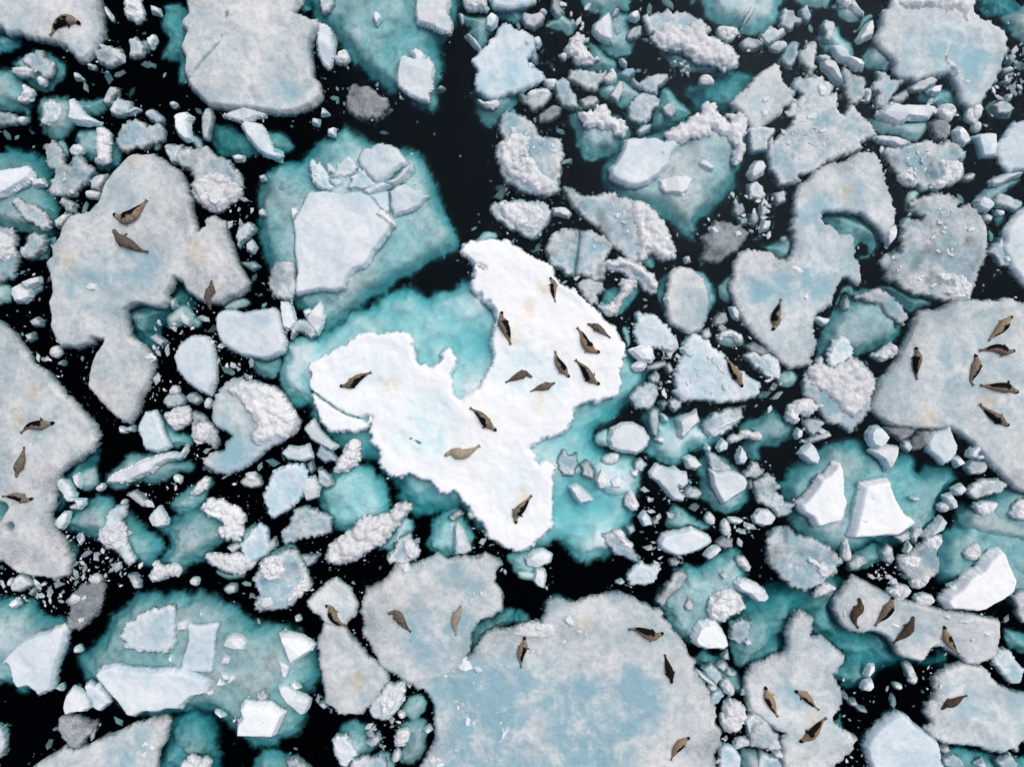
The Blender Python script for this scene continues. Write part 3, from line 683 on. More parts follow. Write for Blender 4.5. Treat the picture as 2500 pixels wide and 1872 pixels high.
Y 154,34 145,45 136,61 67,87 142,149 150,96
S.3 25,150 30,140 35,135 45,132 55,134 62,140 66,150 68,158 62,165 55,170 45,172 35,170 28,160 |round submerged teal ice mass at the lower left of the central floe
R.3 30,188 31,180 36,176 42,172 48,164 53,162 60,163 68,158 72,154 77,154 78,158 74,162 69,168 65,173 60,178 55,181 48,185 40,188 |long slanting snowy white block below the round submerged teal mass
S.15 69,166 76,160 82,168 78,174 68,180 58,182 66,174
R 35,136 38,130 42,122 46,118 50,120 50,128 47,134 41,136 |rough bright white chunk in turquoise water at the central floe's lower left
C 19,112 24,107 27,113 32,118 37,122 34,124 28,121 22,117
W 25,127 28,121 34,125 37,130 30,131
C 6,126 10,122 15,123 21,121 23,128 18,130 10,129
W.1 0,139 2,136 10,132 18,132 20,138 21,141 19,145 17,150 13,155 8,158 0,162 -5,150
C 17,146 20,140 24,139 27,145 26,150 20,152
W 20,132 23,130 24,135 22,137
W 26,134 33,138 35,143 31,146 27,142
W 6,172 12,164 14,158 20,156 26,158 34,162 33,170 25,172 18,173 12,176 7,178
C.3 190,118 192,112 198,109 204,109 210,112 213,117 212,122 206,126 198,125 192,123 |smooth oval white ice boulder with a sunken tail right of the central floe
S.15 181,118 186,112 191,111 192,124 186,122
W 162,128 165,124 168,127 172,126 173,132 170,138 165,138 162,134 |flower-like crystal ice cluster floating right of the central floe's lower lobe
W 175,132 178,130 182,136 181,140 176,138
S.12 180,126 190,126 200,130 208,133 209,140 207,148 205,152 195,153 185,150 180,145 178,138
C 183,141 186,135 190,139 189,145 185,146
C 191,141 195,138 198,141 197,145 192,145
C 168,145 172,143 178,148 181,152 174,154 171,151
C 203,136 207,135 206,139 203,138
R 199,154 202,146 205,150 207,157 203,158
R 186,130 190,126 195,126 196,130 190,132
W 205,131 208,129 211,132 209,136 205,135
C 202,68 208,66 213,67 216,72 211,74 206,72
C 204,76 208,74 210,76 206,79
W.03 202,95 206,90 213,86 217,88 217,96 212,101 205,100
S.25 86,178 90,170 95,160 105,155 110,164 114,170 115,178 112,184 104,186 90,183
C.35 103,180 103,168 105,166 108,170 110,175 112,181 108,183 104,183 |slim bright white ice triangle on teal ice below the central floe
W 100,162 106,158 108,160 102,164
C 143,185 148,181 153,180 158,183 157,187 150,190 144,189
S.3 132,182 145,178 155,180 150,195 140,194 134,188
W 186,172 192,170 198,172 203,178 206,184 207,187 200,185 194,182 192,178
W 66,184 73,174 78,172 82,178 82,184 77,187 70,188
Zd 157,27 159,30 159,35 160,41 |dark brown seal nearest the top of the central floe beside a yellow stain
Zd 130,46 130,51 133,58 135,65 |seal with white collar at the inner turquoise edge of the central floe
Zp 178,53 183,55 187,58 191,61 |speckled seal nearest the right rim of the central floe
Zt 185,69 181,68 177,64 175,59 172,55 |tan-bellied seal just below the speckled one at central floe's right rim
Zd 168,83 164,78 161,73 160,68 |dark seal, left one of a parallel pair on the central floe
Zd 185,87 180,84 176,78 171,73 |dark-backed seal, right one of the parallel pair on central floe
Zp 147,83 143,81 138,83 132,86 |seal lying on its side, leftmost of the central floe's inner group
Zp 160,86 155,88 151,89 146,91 |small seal with a raised flipper below the side-lying one, central floe
Zd 39,88 45,87 50,83 57,80 |lone brown seal on the left lobe of the central floe
Zd 127,113 122,109 118,104 112,100 |dark-backed seal in the middle neck of the central floe
Zw 98,127 102,125 108,126 113,124 118,121 |pale cream seal with spread hind flippers below the central floe's middle
Zd 138,165 138,160 142,155 147,149 |lone seal on the bottom lobe of the central floe beside yellow stain
T 1240 464
W 48,-2 55,0 62,4 75,5 90,3 100,6 106,10 112,9 116,14 120,18 124,22 128,28 132,36 135,42 140,50 141,56 136,58 130,59 122,52 118,54 114,59 106,59 100,56 92,49 85,42 78,34 70,26 62,20 55,12 51,5 |long triangular grey floe with granular white pile on its right end, above centre
R 102,16 106,10 112,8 117,13 122,17 128,25 133,32 136,42 141,50 141,55 134,59 128,57 122,50 116,50 113,59 110,57 112,48 106,44 110,36 108,28 104,22
C 89,21 94,19 94,23 91,25
C 98,36 101,33 102,37
K.5 60,8 100,10 100,40 80,30
W 32,50 35,42 40,37 46,33 52,33 58,32 62,33 70,34 75,37 82,40 87,46 85,51 82,58 82,66 80,74 72,75 66,72 62,70 57,70 50,71 46,66 40,64 35,58 |round frosty grey floe with straight crack above the bright central floe
X.06 61,33 60,45 58,60 57,71
K1.5 34,45 50,35 80,40 84,50 60,50 40,62
C 38,15 44,14 49,15 53,19 51,22 44,20 39,19
S.5 115,55 122,52 125,58 124,66 118,66 113,62
W 82,61 90,60 95,58 102,58 108,61 115,66 120,70 124,74 125,85 122,88 115,84 110,77 105,75 100,72 94,68 88,68 84,65
R 82,61 90,60 95,58 100,59 110,64 118,69 124,74 124,84 118,80 112,72 104,68 96,64 88,66
W 59,79 65,75 73,76 80,78 82,84 76,88 75,94 70,95 66,91 63,85
S.35 80,92 88,84 95,79 105,76 111,82 110,90 104,97 98,104 92,107 85,103 78,98
R 94,77 100,74 106,75 109,77 106,82 100,88 96,93 93,100 90,106 84,106 80,102 77,99 83,95 87,95 92,90 97,83
S.25 128,88 130,78 134,70 140,70 158,65 165,67 168,72 174,80 177,90 174,100 165,108 140,105 131,97
F.2 135,78 137,72 142,67 148,64 155,66 160,70 166,75 167,80 169,86 170,95 169,102 166,110 163,118 155,121 150,120 144,116 138,112 134,105 134,97 132,92 134,85 |smooth pale grey elliptical floe without seals, right of the central floe
P.35 138,75 165,80 168,100 150,115 138,105
C 133,92 135,90 137,93 135,96
G.1 164,40 166,39 172,37 171,31 176,26 183,26 190,28 198,32 203,35 202,40 198,44 192,50 185,55 178,60 170,60 164,57 167,50 166,45 |pitted grey ice block with dark hollows, right of the triangular grey floe
C 190,36 195,34 197,38 192,40
C 171,32 174,31 178,36 174,37
S.15 152,25 156,28 158,36 154,36
N 190,5 221,10 221,35 200,35 188,18
W 192,12 198,11 200,17 195,22 191,18
W 205,20 210,19 212,25 208,29 205,25
W 196,24 202,23 203,28 197,29
W 108,104 111,102 115,106 113,111 109,110
W.05 106,116 110,108 118,104 125,105 130,110 136,118 140,122 143,129 140,134 130,133 120,133 112,130 107,122 |half-sunken lumpy blue-grey block between central floe and elliptical floe
C 129,131 135,126 142,128 143,132 138,136 131,134
C 104,135 110,133 118,132 121,135 122,141 120,144 112,143 107,138
S.35 95,115 100,114 104,122 105,130 100,135 98,125
W 117,149 124,146 133,144 134,147 125,151 118,152
W 120,158 125,153 128,155 128,162 122,162
W 133,148 137,146 140,152 136,154
W.07 142,158 144,148 148,140 147,131 151,124 157,121 162,124 168,128 174,133 182,139 188,146 195,152 205,158 213,165 211,172 200,176 188,178 176,178 160,177 146,176 141,170 |triangular grey floe with one seal on its right edge, right of central floe
K2 150,145 175,140 190,160 185,172 150,172
C 147,134 152,131 156,133 157,138 154,141 149,138
Zt 199,166 195,158 190,150 187,144 184,140 |tan seal lying along the edge of the small triangular grey floe
W 175,108 180,103 184,104 186,110 180,114 174,113
C 188,99 192,98 195,103 195,109 191,107
S.15 175,125 180,117 192,117 200,124 200,130 190,133 180,130
R 178,124 182,119 188,118 194,120 199,124 197,129 192,127 190,123 184,123 180,127
W 165,119 170,117 172,122 168,126 164,123
G 201,131 208,129 216,132 222,137 215,139 205,136
W 201,140 208,136 216,141 222,147 222,155 214,152 206,147
C 106,149 111,145 116,147 114,150 108,151
R 145,3 148,1 150,5 147,6
C 150,57 153,56 154,59 151,60
N 104,108 112,106 108,120 104,132
N 122,136 140,136 142,150 135,160 125,150
N 60,72 80,76 82,92 76,95 62,72
N 96,104 110,104 104,115 95,112
N 165,112 180,112 176,122 165,118
N 188,132 200,132 200,140 190,140
N 84,66 92,70 96,76 88,80
T 1860 464
S.3 52,20 70,16 84,20 95,28 102,38 104,45 98,52 94,57 84,60 80,57 90,54 92,48 90,44 85,43 81,46 79,42 66,38 60,30
S.3 -37,82 -33,76 -26,68 -22,66 -22,95 -30,95 -36,90
S.3 -6,44 0,45 8,46 18,40 26,38 28,45 26,55 22,60 12,58 5,50
F.16 27,12 29,2 33,-5 42,-10 48,-15 58,-20 72,-24 80,-30 86,-33 95,-32 100,-27 104,-20 105,-10 109,2 110,10 113,18 114,28 111,32 107,35 106,40 102,38 100,33 95,28 90,24 84,20 78,19 70,17 60,18 52,20 52,25 58,28 65,32 66,38 73,36 78,37 79,42 78,48 80,56 82,64 85,70 86,76 82,80 78,78 74,74 68,75 64,80 62,88 60,96 54,100 48,104 46,108 44,115 46,122 47,128 46,133 41,140 40,146 32,148 25,149 18,144 12,138 6,132 0,128 -4,124 -10,115 -18,105 -22,98 -25,85 -23,72 -22,60 -18,54 -10,50 0,52 8,52 14,58 22,60 26,55 28,45 28,35 26,32 29,22 |long S-shaped blue-white floe carrying a single seal, right of centre
P.95 -20,60 20,70 60,60 78,50 80,65 60,90 45,105 20,110 -10,100 -20,85
P.7 35,20 50,5 70,-10 95,-15 90,5 60,15 40,30
Y 71,2
R 24,65 28,63 36,68 35,71 27,70
C 35,90 38,87 40,90 37,93
S.2 14,40 18,38 22,40 20,45 15,44
C 108,46 106,40 107,34 110,31 114,29 115,34 114,39 110,44 |small bright white wedge standing at the S-shaped floe's upper right rim
W.04 126,12 130,9 136,6 144,3 150,2 160,4 166,8 169,9 166,14 170,12 174,11 180,15 183,20 188,27 190,31 189,40 188,50 187,58 183,65 181,74 177,85 176,91 168,93 160,93 150,92 142,89 135,88 128,86 122,83 115,79 108,76 104,73 106,68 102,64 101,60 107,55 114,53 118,52 119,45 118,40 122,35 120,31 119,27 124,23 130,25 135,26 138,22 132,20 125,17 130,13 |large smooth blue-grey slab with a white snow patch near the right edge
K1.2 140,15 160,15 165,40 160,58 145,50 140,30
K.8 102,58 120,55 118,75 106,70
K.4 165,30 185,35 180,60 170,60
S.35 119,5 126,0 134,2 126,12 125,22 120,20
S.4 98,64 104,57 118,50 117,46 110,50 102,58
S.45 98,82 106,78 116,82 128,88 142,92 142,97 130,102 125,106 118,96 108,88
R 147,70 150,69 153,71 158,69 162,70 165,74 170,73 173,76 178,79 178,84 176,90 172,92 166,94 162,91 156,89 153,86 156,83 160,80 154,78 150,79 148,75 |bright white snow patch on the smooth blue-grey slab near right edge
C 141,82 145,78 148,79 144,83
C 130,75 133,73 134,77
C 133,72 138,71 138,74 134,74
S.2 48,140 50,128 52,118 60,106 68,95 76,90 82,86 90,84 98,83 106,85 112,90 118,96 122,103 123,108 120,116 119,122 112,128 104,132 95,136 85,139 76,141 66,140 58,141 52,142 |rounded half-sunken blue floe between S-shaped floe and the five-seal floe
W 80,90 90,85 100,83 108,86 115,93 120,100 123,106 121,113 112,108 100,97 90,93
W.1 56,140 58,132 62,126 68,123 73,125 77,132 76,140 70,146 62,148 57,149 56,144 |pale rounded ice boulder at the foot of the half-sunken blue floe
W 70,92 73,88 75,93 75,100 70,100
C 46,108 50,107 54,108 58,109 56,112 52,113
S.4 60,95 65,85 72,78 78,80 78,90 74,90 72,86 68,86 66,92 64,98
C 182,9 187,5 192,7 196,10 196,13 192,17 186,16 183,13
W 195,8 200,3 208,4 215,8 221,10 221,13 215,16 205,13 198,12
S.5 195,16 202,14 208,20 208,26 202,32 197,28 195,22
R 200,17 205,16 206,20 201,21
W 187,22 191,19 196,22 194,26 188,25
F.25 221,15 215,22 210,28 206,36 207,42 205,48 208,55 212,64 216,70 221,78 240,85 240,5 |white granular floe cut by the right edge, above the five-seal floe
W 191,52 198,45 204,40 206,48 208,56 210,63 203,62 196,56
C 204,57 208,55 210,60 206,61
S.45 190,32 197,36 195,44 190,45
Zt 213,106 208,110 202,117 197,122 193,127 |yellow-tan seal, topmost on the big floe at the right edge
Zd 215,135 208,136 199,133 191,134 185,135 |horizontal seal below the yellow-tan one on the right-edge floe
Zd 182,138 183,145 180,154 178,160 180,165 |dark upright seal near the middle of the right-edge seal floe
Zd 131,132 132,139 131,147 131,154 132,160 |upright seal apart on the left part of the right-edge seal floe
Zd 10,118 13,113 13,106 16,98 18,91 |lone black-and-tan seal on the S-shaped blue-white floe
R 94,140 98,137 103,133 110,128 114,132 116,134 114,139 106,142 100,144
W -5,142 6,138 14,142 16,152 16,160 8,158 0,152
S.3 10,155 25,150 32,158 25,166 14,166
W 12,2 20,0 21,8 15,11 12,8
W 0,12 5,14 4,20 0,22
C 2,25 8,26 6,32 0,34
N 0,155 15,160 15,166 0,166
N 95,52 103,50 100,60 94,58
N 0,5 12,5 12,25 0,30
T 0 0 1.1302
F.28 -60,670 0,700 20,720 45,760 70,790 95,805 130,850 170,890 195,920 203,950 195,975 150,1000 125,1025 115,1060 110,1090 100,1110 110,1130 125,1160 140,1190 148,1215 135,1245 110,1255 75,1250 30,1235 0,1215 -60,1215 |large white floe on the left edge carrying three seals in a column
P.4 30,880 100,870 150,930 110,980 60,1000 20,950
P.4 60,1060 95,1060 90,1130 50,1120
Q.7 -13,1085 13,1085 15,1098 8,1113 0,1124 -13,1124
Q.6 13,1129 26,1126 33,1134 26,1149 13,1147
Y 70,845 40,900
F.25 1993,668 2030,672 2045,668 2065,650 2100,645 2150,648 2190,642 2212,655 2280,660 2280,1080 2212,1062 2195,1055 2175,1035 2150,1010 2130,985 2110,960 2085,940 2060,925 2025,925 1995,925 1960,928 1915,915 1882,885 1895,855 1905,820 1930,790 1945,770 1960,750 1975,715 1985,690 |large ridged grey floe at the right edge carrying six seals
P.7 2040,720 2060,780 2050,840 2075,900 2095,930 2060,920 2030,840 2035,760
P.6 2080,720 2110,700 2150,720 2130,780 2160,850 2120,920 2090,850
Y 2005,910 2008,905 2002,918 2133,860
P.5 2180,780 2240,800 2240,900 2190,880
Zd 2205,848 2180,838 2150,835 2122,832 |horizontal dark seal below the upright dark one on right-edge floe
Zd 2185,920 2165,908 2140,890 2122,872 |slanting seal, lowest on the ridged floe at the right edge
W 1735,830 1745,800 1765,790 1775,775 1785,790 1800,800 1820,785 1840,772 1865,785 1885,805 1895,820 1880,850 1885,875 1870,900 1850,925 1835,935 1815,918 1795,915 1775,890 1760,870 1740,850 |rough granular grey floe without seals left of the right-edge seal floe
R 1745,800 1775,785 1790,800 1830,790 1850,780 1880,805 1890,830 1875,860 1860,890 1835,900 1810,880 1790,850 1760,840

T 0 928
Zd 44,36 37,37 30,38 22,39 15,45 |horizontal dark seal, topmost of three on the left edge floe
Zp 12,82 14,75 17,68 18,62 19,56 |brown mottled seal pointing down, middle of three on left edge floe
Zd 26,100 20,101 13,98 6,98 0,98 |dark horizontal seal at the frame's left edge, lowest of three
S.6 58,64 72,62 80,53 81,66 76,72 82,82 80,92 68,94 60,90 62,98 58,104 48,110 40,110 36,104 42,92 44,82 52,74 56,70
C 60,81 64,79 66,84 65,91 62,88
S.12 65,78 72,74 79,72 82,78 82,88 74,93 67,92
W.08 46,86 49,83 55,86 60,91 62,97 60,103 56,103 52,97 48,92
R 79,91 84,88 86,91 81,94
S.5 38,120 44,128 50,138 55,145 58,155 63,150 65,145 60,138 52,136 45,124 42,118
S.3 128,27 135,29 140,40 148,44 155,46 163,53 160,56 150,56 143,58 138,50 133,38
F.2 115,37 120,28 128,26 132,32 135,40 138,48 142,56 136,59 130,61 122,59 118,55 117,48 114,42 |pale blue tilted slab with a dark sunken back below the oval block
R 137,29 143,27 148,23 155,22 158,28 160,33 155,39 148,42 142,38 141,33
R 141,10 144,5 149,6 148,11 143,12
W 136,18 140,12 150,12 155,16 153,20 146,22 140,22
W 155,15 158,11 163,11 168,17 164,20 158,18
R 171,20 173,15 176,18 175,23 171,23
W 161,38 162,27 168,30 175,37 181,42 184,52 180,58 172,52 165,53 161,48
R 164,42 167,37 173,36 178,41 175,47 169,53 163,48
S.22 88,80 96,73 103,66 106,62 113,63 120,64 135,63 148,66 158,68 162,73 158,79 148,80 138,83 125,88 120,85 112,89 100,92 92,90 88,86
C.3 87,86 95,79 105,75 115,70 125,66 135,63 144,62 148,64 146,67 138,68 130,72 127,77 115,82 105,86 92,87 |long slanting white ice bar on a grey sunken slab right of left floe
C 148,65 152,60 156,55 156,60 153,65 149,67
C 99,40 103,41 104,44 100,44
W 104,41 110,39 110,43 105,43
R 144,82 147,80 151,83 150,87 146,86
W 202,86 207,80 213,78 218,82 220,88 212,91 205,90
C 207,80 213,79 215,84 210,84
S.3 140,105 150,95 165,88 178,80 178,88 172,98 165,108 155,112 146,112
R 158,97 162,92 165,88 169,83 173,82 174,87 171,92 167,96 162,97
W 106,97 113,94 117,97 122,102 123,106 118,107 112,102
S.42 126,124 135,120 145,112 160,108 172,100 182,112 195,125 196,135 188,140 178,144 170,152 160,155 150,160 140,158 132,154 140,145 143,135 135,130 |submerged teal block under a white crab-claw crust, lower left of centre
R 168,106 175,101 183,101 192,103 197,108 202,110 206,116 204,124 202,130 201,136 196,135 192,133 189,135 190,130 186,134 182,129 184,125 188,126 186,118 180,117 173,114 170,110 |white claw-shaped snow crust on a submerged teal block, lower left of centre
C 125,116 128,111 133,107 136,112 140,118 139,122 134,124 128,123
S.14 158,125 164,118 170,128 174,134 168,138 160,133
S.25 45,124 50,115 60,110 72,103 80,100 90,104 95,112 102,108 110,114 118,122 128,130 132,138 130,148 126,156 120,161 112,155 104,150 96,144 88,142 82,134 75,132 65,130 55,128 |submerged blue floe with white snowy spine right of the left-edge floe
W.1 90,114 96,107 103,107 104,113 100,118 104,125 105,135 108,145 114,152 108,155 102,150 96,143 88,141 82,135 82,128 88,122
R 84,128 92,122 100,120 104,128 105,138 100,145 92,140
C 46,118 52,112 56,112 55,120 50,126 45,122
W 57,107 63,104 64,109 59,109
C 62,101 69,101 69,105 65,109
R 100,104 102,101 104,103 102,105
R 124,165 128,160 128,155 132,153 136,158 146,155 152,160 150,164 140,166 135,170 125,170
S.25 180,158 195,163 208,161 206,166 195,170 182,166
R 172,149 182,146 190,148 200,146 207,148 215,150 214,155 210,160 200,164 190,162 182,158 175,154
W 190,142 198,138 202,140 195,146
S.2 200,130 210,124 221,122 226,135 222,150 208,148 203,140
N 120,8 135,18 135,25 118,24 112,22
N 110,90 140,85 160,88 150,96 135,105 118,100
N 52,125 80,135 100,150 120,160 115,168 70,168 62,150
N 168,50 178,55 180,62 168,64
N 122,0 150,0 142,10 125,12
T 0 0 1.1302
F.14 452,880 460,860 475,835 500,823 530,822 560,825 590,835 615,860 630,885 645,910 635,935 620,945 605,955 585,965 560,985 540,1005 515,1020 490,1027 465,1018 440,1003 437,995 455,985 480,975 485,960 500,945 480,930 455,915 452,895 |round granular white floe with grey pitted tail left of the central floe
P.7 470,850 500,845 510,880 490,925 465,905
P.8 485,945 560,950 580,965 540,1000 490,1020 450,1000
R 475,838 530,825 580,832 620,865 640,910 620,945 590,950 560,960 540,945 560,915 530,880 500,850
T 620 1200
S.4 5,55 20,45 36,43 40,58 30,60 10,60
W.03 0,75 3,65 8,56 18,55 28,47 36,50 40,58 42,65 46,75 47,80 40,84 35,92 30,97 25,99 15,101 10,97 8,100 2,98 0,94 5,88 0,80 |pale teal block with snowy rim below the white crab-claw crust
R 4,65 7,57 14,56 24,53 26,60 27,68 22,74 14,77 6,74
R 1,95 6,90 15,88 16,96 9,100
R 25,95 30,85 38,75 43,68 47,79 40,84 33,92 27,98
W.1 0,32 5,28 10,33 10,42 12,48 8,54 0,60 -8,60 -12,45
W 10,45 16,40 18,46 15,49 11,48
W 39,55 46,54 54,54 50,60 44,63
R 125,45 128,40 133,42 138,48 137,56 132,58 127,54
C 112,57 116,51 118,55 121,58 114,61
C 34,107 36,106 38,109 35,110
S.45 180,115 190,110 205,104 218,98 221,110 200,118 190,135 184,140
F.15 44,94 48,88 55,84 62,76 69,73 75,77 80,82 83,90 86,95 84,105 80,109 76,113 70,114 60,112 55,106 48,102 45,98 |small round frosty floe carrying one seal, below the slanting snowy block
P.5 55,95 70,90 78,98 65,105
F.18 60,112 70,114 76,116 80,122 88,130 95,138 102,143 108,148 112,153 112,160 108,168 98,181 86,190 71,188 59,179 57,163 54,144 53,128 57,116 |pear-shaped frosty floe with a yellow-green stain, below centre left
P.6 65,130 85,135 95,150 85,165 70,165
Y 88,158 87,162
Zd 59,97 64,99 66,106 71,112 78,114 |collared seal hanging over the rim of the small round frosty floe
F.14 92,90 94,82 105,78 114,74 118,67 124,60 131,62 145,57 155,53 164,57 176,57 187,58 195,52 205,56 209,62 204,67 204,77 208,84 210,95 208,101 200,106 190,110 183,120 182,132 178,142 170,152 150,160 135,162 128,160 120,154 113,152 106,148 101,138 96,126 90,119 93,112 90,102 |grey frosty floe carrying a spotted seal and a cream seal, lower centre
P.65 110,105 160,100 190,100 182,125 170,150 140,155 120,140
P.5 130,65 180,62 200,80 185,95 150,75
K1 175,80 205,85 205,98 180,95
C 124,63 128,61 131,66 127,69
Zp 112,104 118,103 123,109 127,115 132,120 |spotted grey seal on the left of the grey frosty lower floe
Zw 174,97 172,103 169,110 169,117 170,123 |cream coloured seal pointing up on the grey frosty lower floe
N 115,45 138,40 140,55 125,58
N 180,45 200,42 200,52 185,52
T 1400 928
S.22 58,30 66,24 72,24 74,35 85,30 100,28 112,32 122,26 132,24 141,24 143,32 138,40 128,48 118,58 108,62 100,60 95,68 85,74 75,70 65,66 60,60 64,50 66,40
W.03 110,36 118,28 130,24 140,24 143,31 138,38 128,42 118,48 112,46
C 112,42 118,40 126,35 134,33 137,35 130,38 122,42 116,47
C 88,33 92,31 100,28 104,25 105,30 106,35 101,40 97,45 92,50 88,47 89,40
C 75,29 79,31 80,35 76,34
C 70,50 73,47 77,50 76,53 72,52
W 64,28 68,24 72,25 72,38 70,48 67,45 65,36
W 81,18 86,16 92,18 90,23 86,26 82,23
W 72,19 77,17 80,20 76,25
C 112,58 113,55 116,57 115,61
C 122,57 126,50 130,53 130,58 124,60
S.3 136,40 146,34 158,30 168,26 178,30 184,40 184,50 175,55 165,54 158,60 160,68 150,68 145,55 148,50
R 131,50 135,47 140,47 144,42 149,43 153,46 157,43 160,48 158,51 152,50 146,48 140,51 135,53
C 138,65 142,57 145,61 147,66 145,70 140,70
R 179,30 182,22 187,18 195,16 202,15 204,20 210,19 213,23 206,26 200,30 196,31 192,28 190,34 186,37 182,34 |scalloped white ice lump touching the rough granular grey floe, right of centre
W 196,36 200,33 208,33 213,36 208,42 203,46 198,42
C 188,46 190,41 194,43 193,48 189,49
W 195,52 205,47 216,44 218,47 210,50 200,53
C 191,62 195,57 200,53 205,58 208,66 206,71 199,69 195,66
S.25 108,70 118,60 130,66 140,74 148,88 150,102 142,110 132,116 122,112 112,106 106,98 110,85
W 113,62 120,62 128,70 135,76 125,78 117,76
F.3 116,75 122,78 130,76 138,78 145,82 148,87 146,93 138,98 130,104 126,105 122,98 118,90 117,83 |white kite-shaped block on greyish sunken ice, right of the oval boulder
C 94,66 98,64 103,66 108,72 103,75 97,74
C 65,78 70,71 76,74 80,75 86,74 91,78 95,78 97,86 92,91 88,89 90,96 94,98 92,102 84,100 78,94 72,86 66,82 |lumpy pale white ice block just below and right of the oval boulder
W 94,94 99,90 105,92 109,96 105,100 97,99
W 144,78 148,76 152,70 156,70 159,75 162,76 160,80 154,83 150,82 146,81
W 153,87 158,84 165,80 170,83 174,90 170,94 174,97 178,103 185,105 183,112 178,116 172,114 165,106 158,102 154,95
K1.5 158,95 172,95 182,108 172,110
C 152,116 157,110 165,110 171,116 168,121 161,123 154,120
S.4 75,122 80,110 85,103 92,106 98,114 105,116 112,120 118,124 112,128 100,126 90,128 80,126
R 112,116 115,112 120,117 119,122 113,120
F.3 72,138 76,131 82,129 90,128 100,125 106,128 115,132 117,136 113,140 108,143 102,146 95,148 88,149 80,146 74,142 |white horizontal lens-shaped block in brash ice, lower right of the central floe
C 111,148 116,142 122,140 125,143 120,148 115,151
G 122,137 127,133 135,135 134,141 128,142 122,140
C 56,116 60,111 65,117 66,122 60,123
W 67,119 71,116 72,121 68,122
R 33,128 38,126 43,131 47,137 50,142 45,142 38,136
W 45,124 50,123 52,127 48,130
W.06 45,165 50,158 58,154 64,158 70,155 71,162 68,170 58,172 48,172
W 82,153 86,151 90,154 87,157 83,156
S.18 88,165 95,160 105,158 115,154 125,147 134,143 141,145 146,150 149,158 148,170 145,185 130,200 112,203 100,190 88,180 |smooth grey-blue sunken block with white lumps at its right, lower right
R 138,150 144,149 147,153 150,160 148,162 143,158 139,155
R 125,125 128,118 132,122 133,129 128,131
C 132,117 138,117 143,119 140,121 134,120
R 146,124 149,122 151,125 148,127
W 148,86 151,85 152,91 149,92
N 60,95 80,95 82,110 70,115 60,108
N 60,130 72,125 70,150 62,148
N 70,5 85,5 80,18 70,15
N 120,125 145,115 150,130 135,135
N 150,12 175,12 170,22 155,20
N 68,140 80,148 90,150 80,160 70,155
T 1860 928
S.38 18,88 25,80 33,70 42,65 50,60 55,52 65,51 78,50 85,52 92,55 100,60 110,70 118,62 128,60 138,66 135,78 145,72 160,72 170,80 168,90 158,98 152,105 152,112 148,125 138,132 128,138 118,136 105,138 95,135 85,142 75,145 65,150 55,142 42,135 30,128 22,118 25,108 20,98 |large submerged teal floe under two bright white slabs, right of centre
F.5 33,105 38,101 45,92 50,84 57,80 61,75 64,70 69,70 71,76 72,88 72,96 74,102 72,110 71,118 66,121 58,123 51,125 46,124 43,117 36,113 34,110 |bright white tooth-shaped slab, left of two on the large teal floe
F.5 87,88 98,86 104,85 110,84 111,91 114,98 118,106 124,114 130,118 132,121 126,125 122,128 116,132 105,132 95,133 80,134 77,133 80,120 83,108 |bright white trapezoid slab, right of two on the large teal floe
W 113,132 120,130 125,127 126,134 119,137
W 127,132 130,126 135,124 137,128 133,133 131,138
C 90,45 94,40 99,39 105,43 108,48 105,54 99,57 93,55 90,50
C.3 94,60 100,57 108,55 118,57 117,64 113,72 109,77 104,68 98,63 |white arrowhead chunk pointing down above the bright trapezoid slab
F.25 141,53 146,45 155,42 160,38 164,48 168,55 166,63 160,69 154,71 150,66 142,60 |rounded snowy chunk below the rust-stained corner of the right-edge floe
W 120,51 126,51 128,57 125,61 121,57
G 105,40 118,40 128,40 131,43 125,49 118,50 108,44
G 127,51 133,44 142,43 143,48 140,55 134,59 128,57
C 163,67 168,65 172,70 166,73
C 176,60 180,56 184,54 186,57 183,61 180,66 175,64
W 174,74 178,69 190,69 192,75 186,79 178,79
C 182,65 187,63 189,66 185,67
C 162,92 170,88 173,92 169,97 165,96
C 155,98 161,96 165,102 166,107 162,109 157,103
R 150,108 155,103 160,108 155,112
W 173,95 180,88 190,85 200,84 207,88 203,94 195,96 188,99 180,100
S.55 150,20 160,20 170,28 178,38 182,46 178,52 170,48 160,42 155,32
C 127,100 132,98 134,101 130,102
S.05 133,115 138,112 141,110 142,114 137,120 133,119
C 136,132 142,126 148,120 152,115 157,120 154,126 146,130 138,133
W 115,150 122,147 130,143 138,135 148,130 154,132 150,140 149,146 152,155 148,164 140,168 125,168 117,160
R 138,135 150,131 153,135 148,145 140,143
R 117,150 128,147 135,152 130,160 120,158
W 102,146 106,139 111,141 112,150 110,156 104,152
R 69,146 70,135 73,133 75,142 77,150 74,153 70,151
W 75,155 80,150 87,148 88,155 82,159 77,160
C 122,145 125,137 128,141 124,146
S.45 70,155 85,140 100,138 105,148 95,155 85,160 75,162
W.04 5,136 8,130 14,125 22,124 28,130 38,133 52,138 60,144 68,152 60,164 48,172 36,178 28,176 16,166 7,154 |flat grey-blue slab with a white snow streak below the two bright slabs
R 38,148 48,152 58,158 60,165 50,168 44,158
K1 15,132 35,140 55,150 45,165 20,160
S.3 148,165 150,150 155,130 168,120 165,110 175,106 190,102 200,98 214,90 245,85 245,200 220,190 190,180 160,175 |large murky blue-grey sunken floe at the right edge below six-seal floe
S.1 168,112 178,106 190,104 205,110 221,118 235,125 235,138 200,138 180,130 170,120
R 180,105 188,104 200,103 198,110 190,115 184,112
R 172,145 178,140 184,138 186,148 180,152 173,150
F.5 156,187 160,182 168,176 174,168 178,164 187,160 192,152 198,146 204,143 208,145 211,155 215,163 218,170 214,180 205,186 198,190 190,195 182,197 170,195 160,194 |large bright white wedge-shaped slab cut close to the right edge
R 211,112 216,105 222,101 235,100 235,120 222,119 215,117
N 185,55 200,70 205,82 190,82 186,65
N 30,33 45,40 50,45 35,50
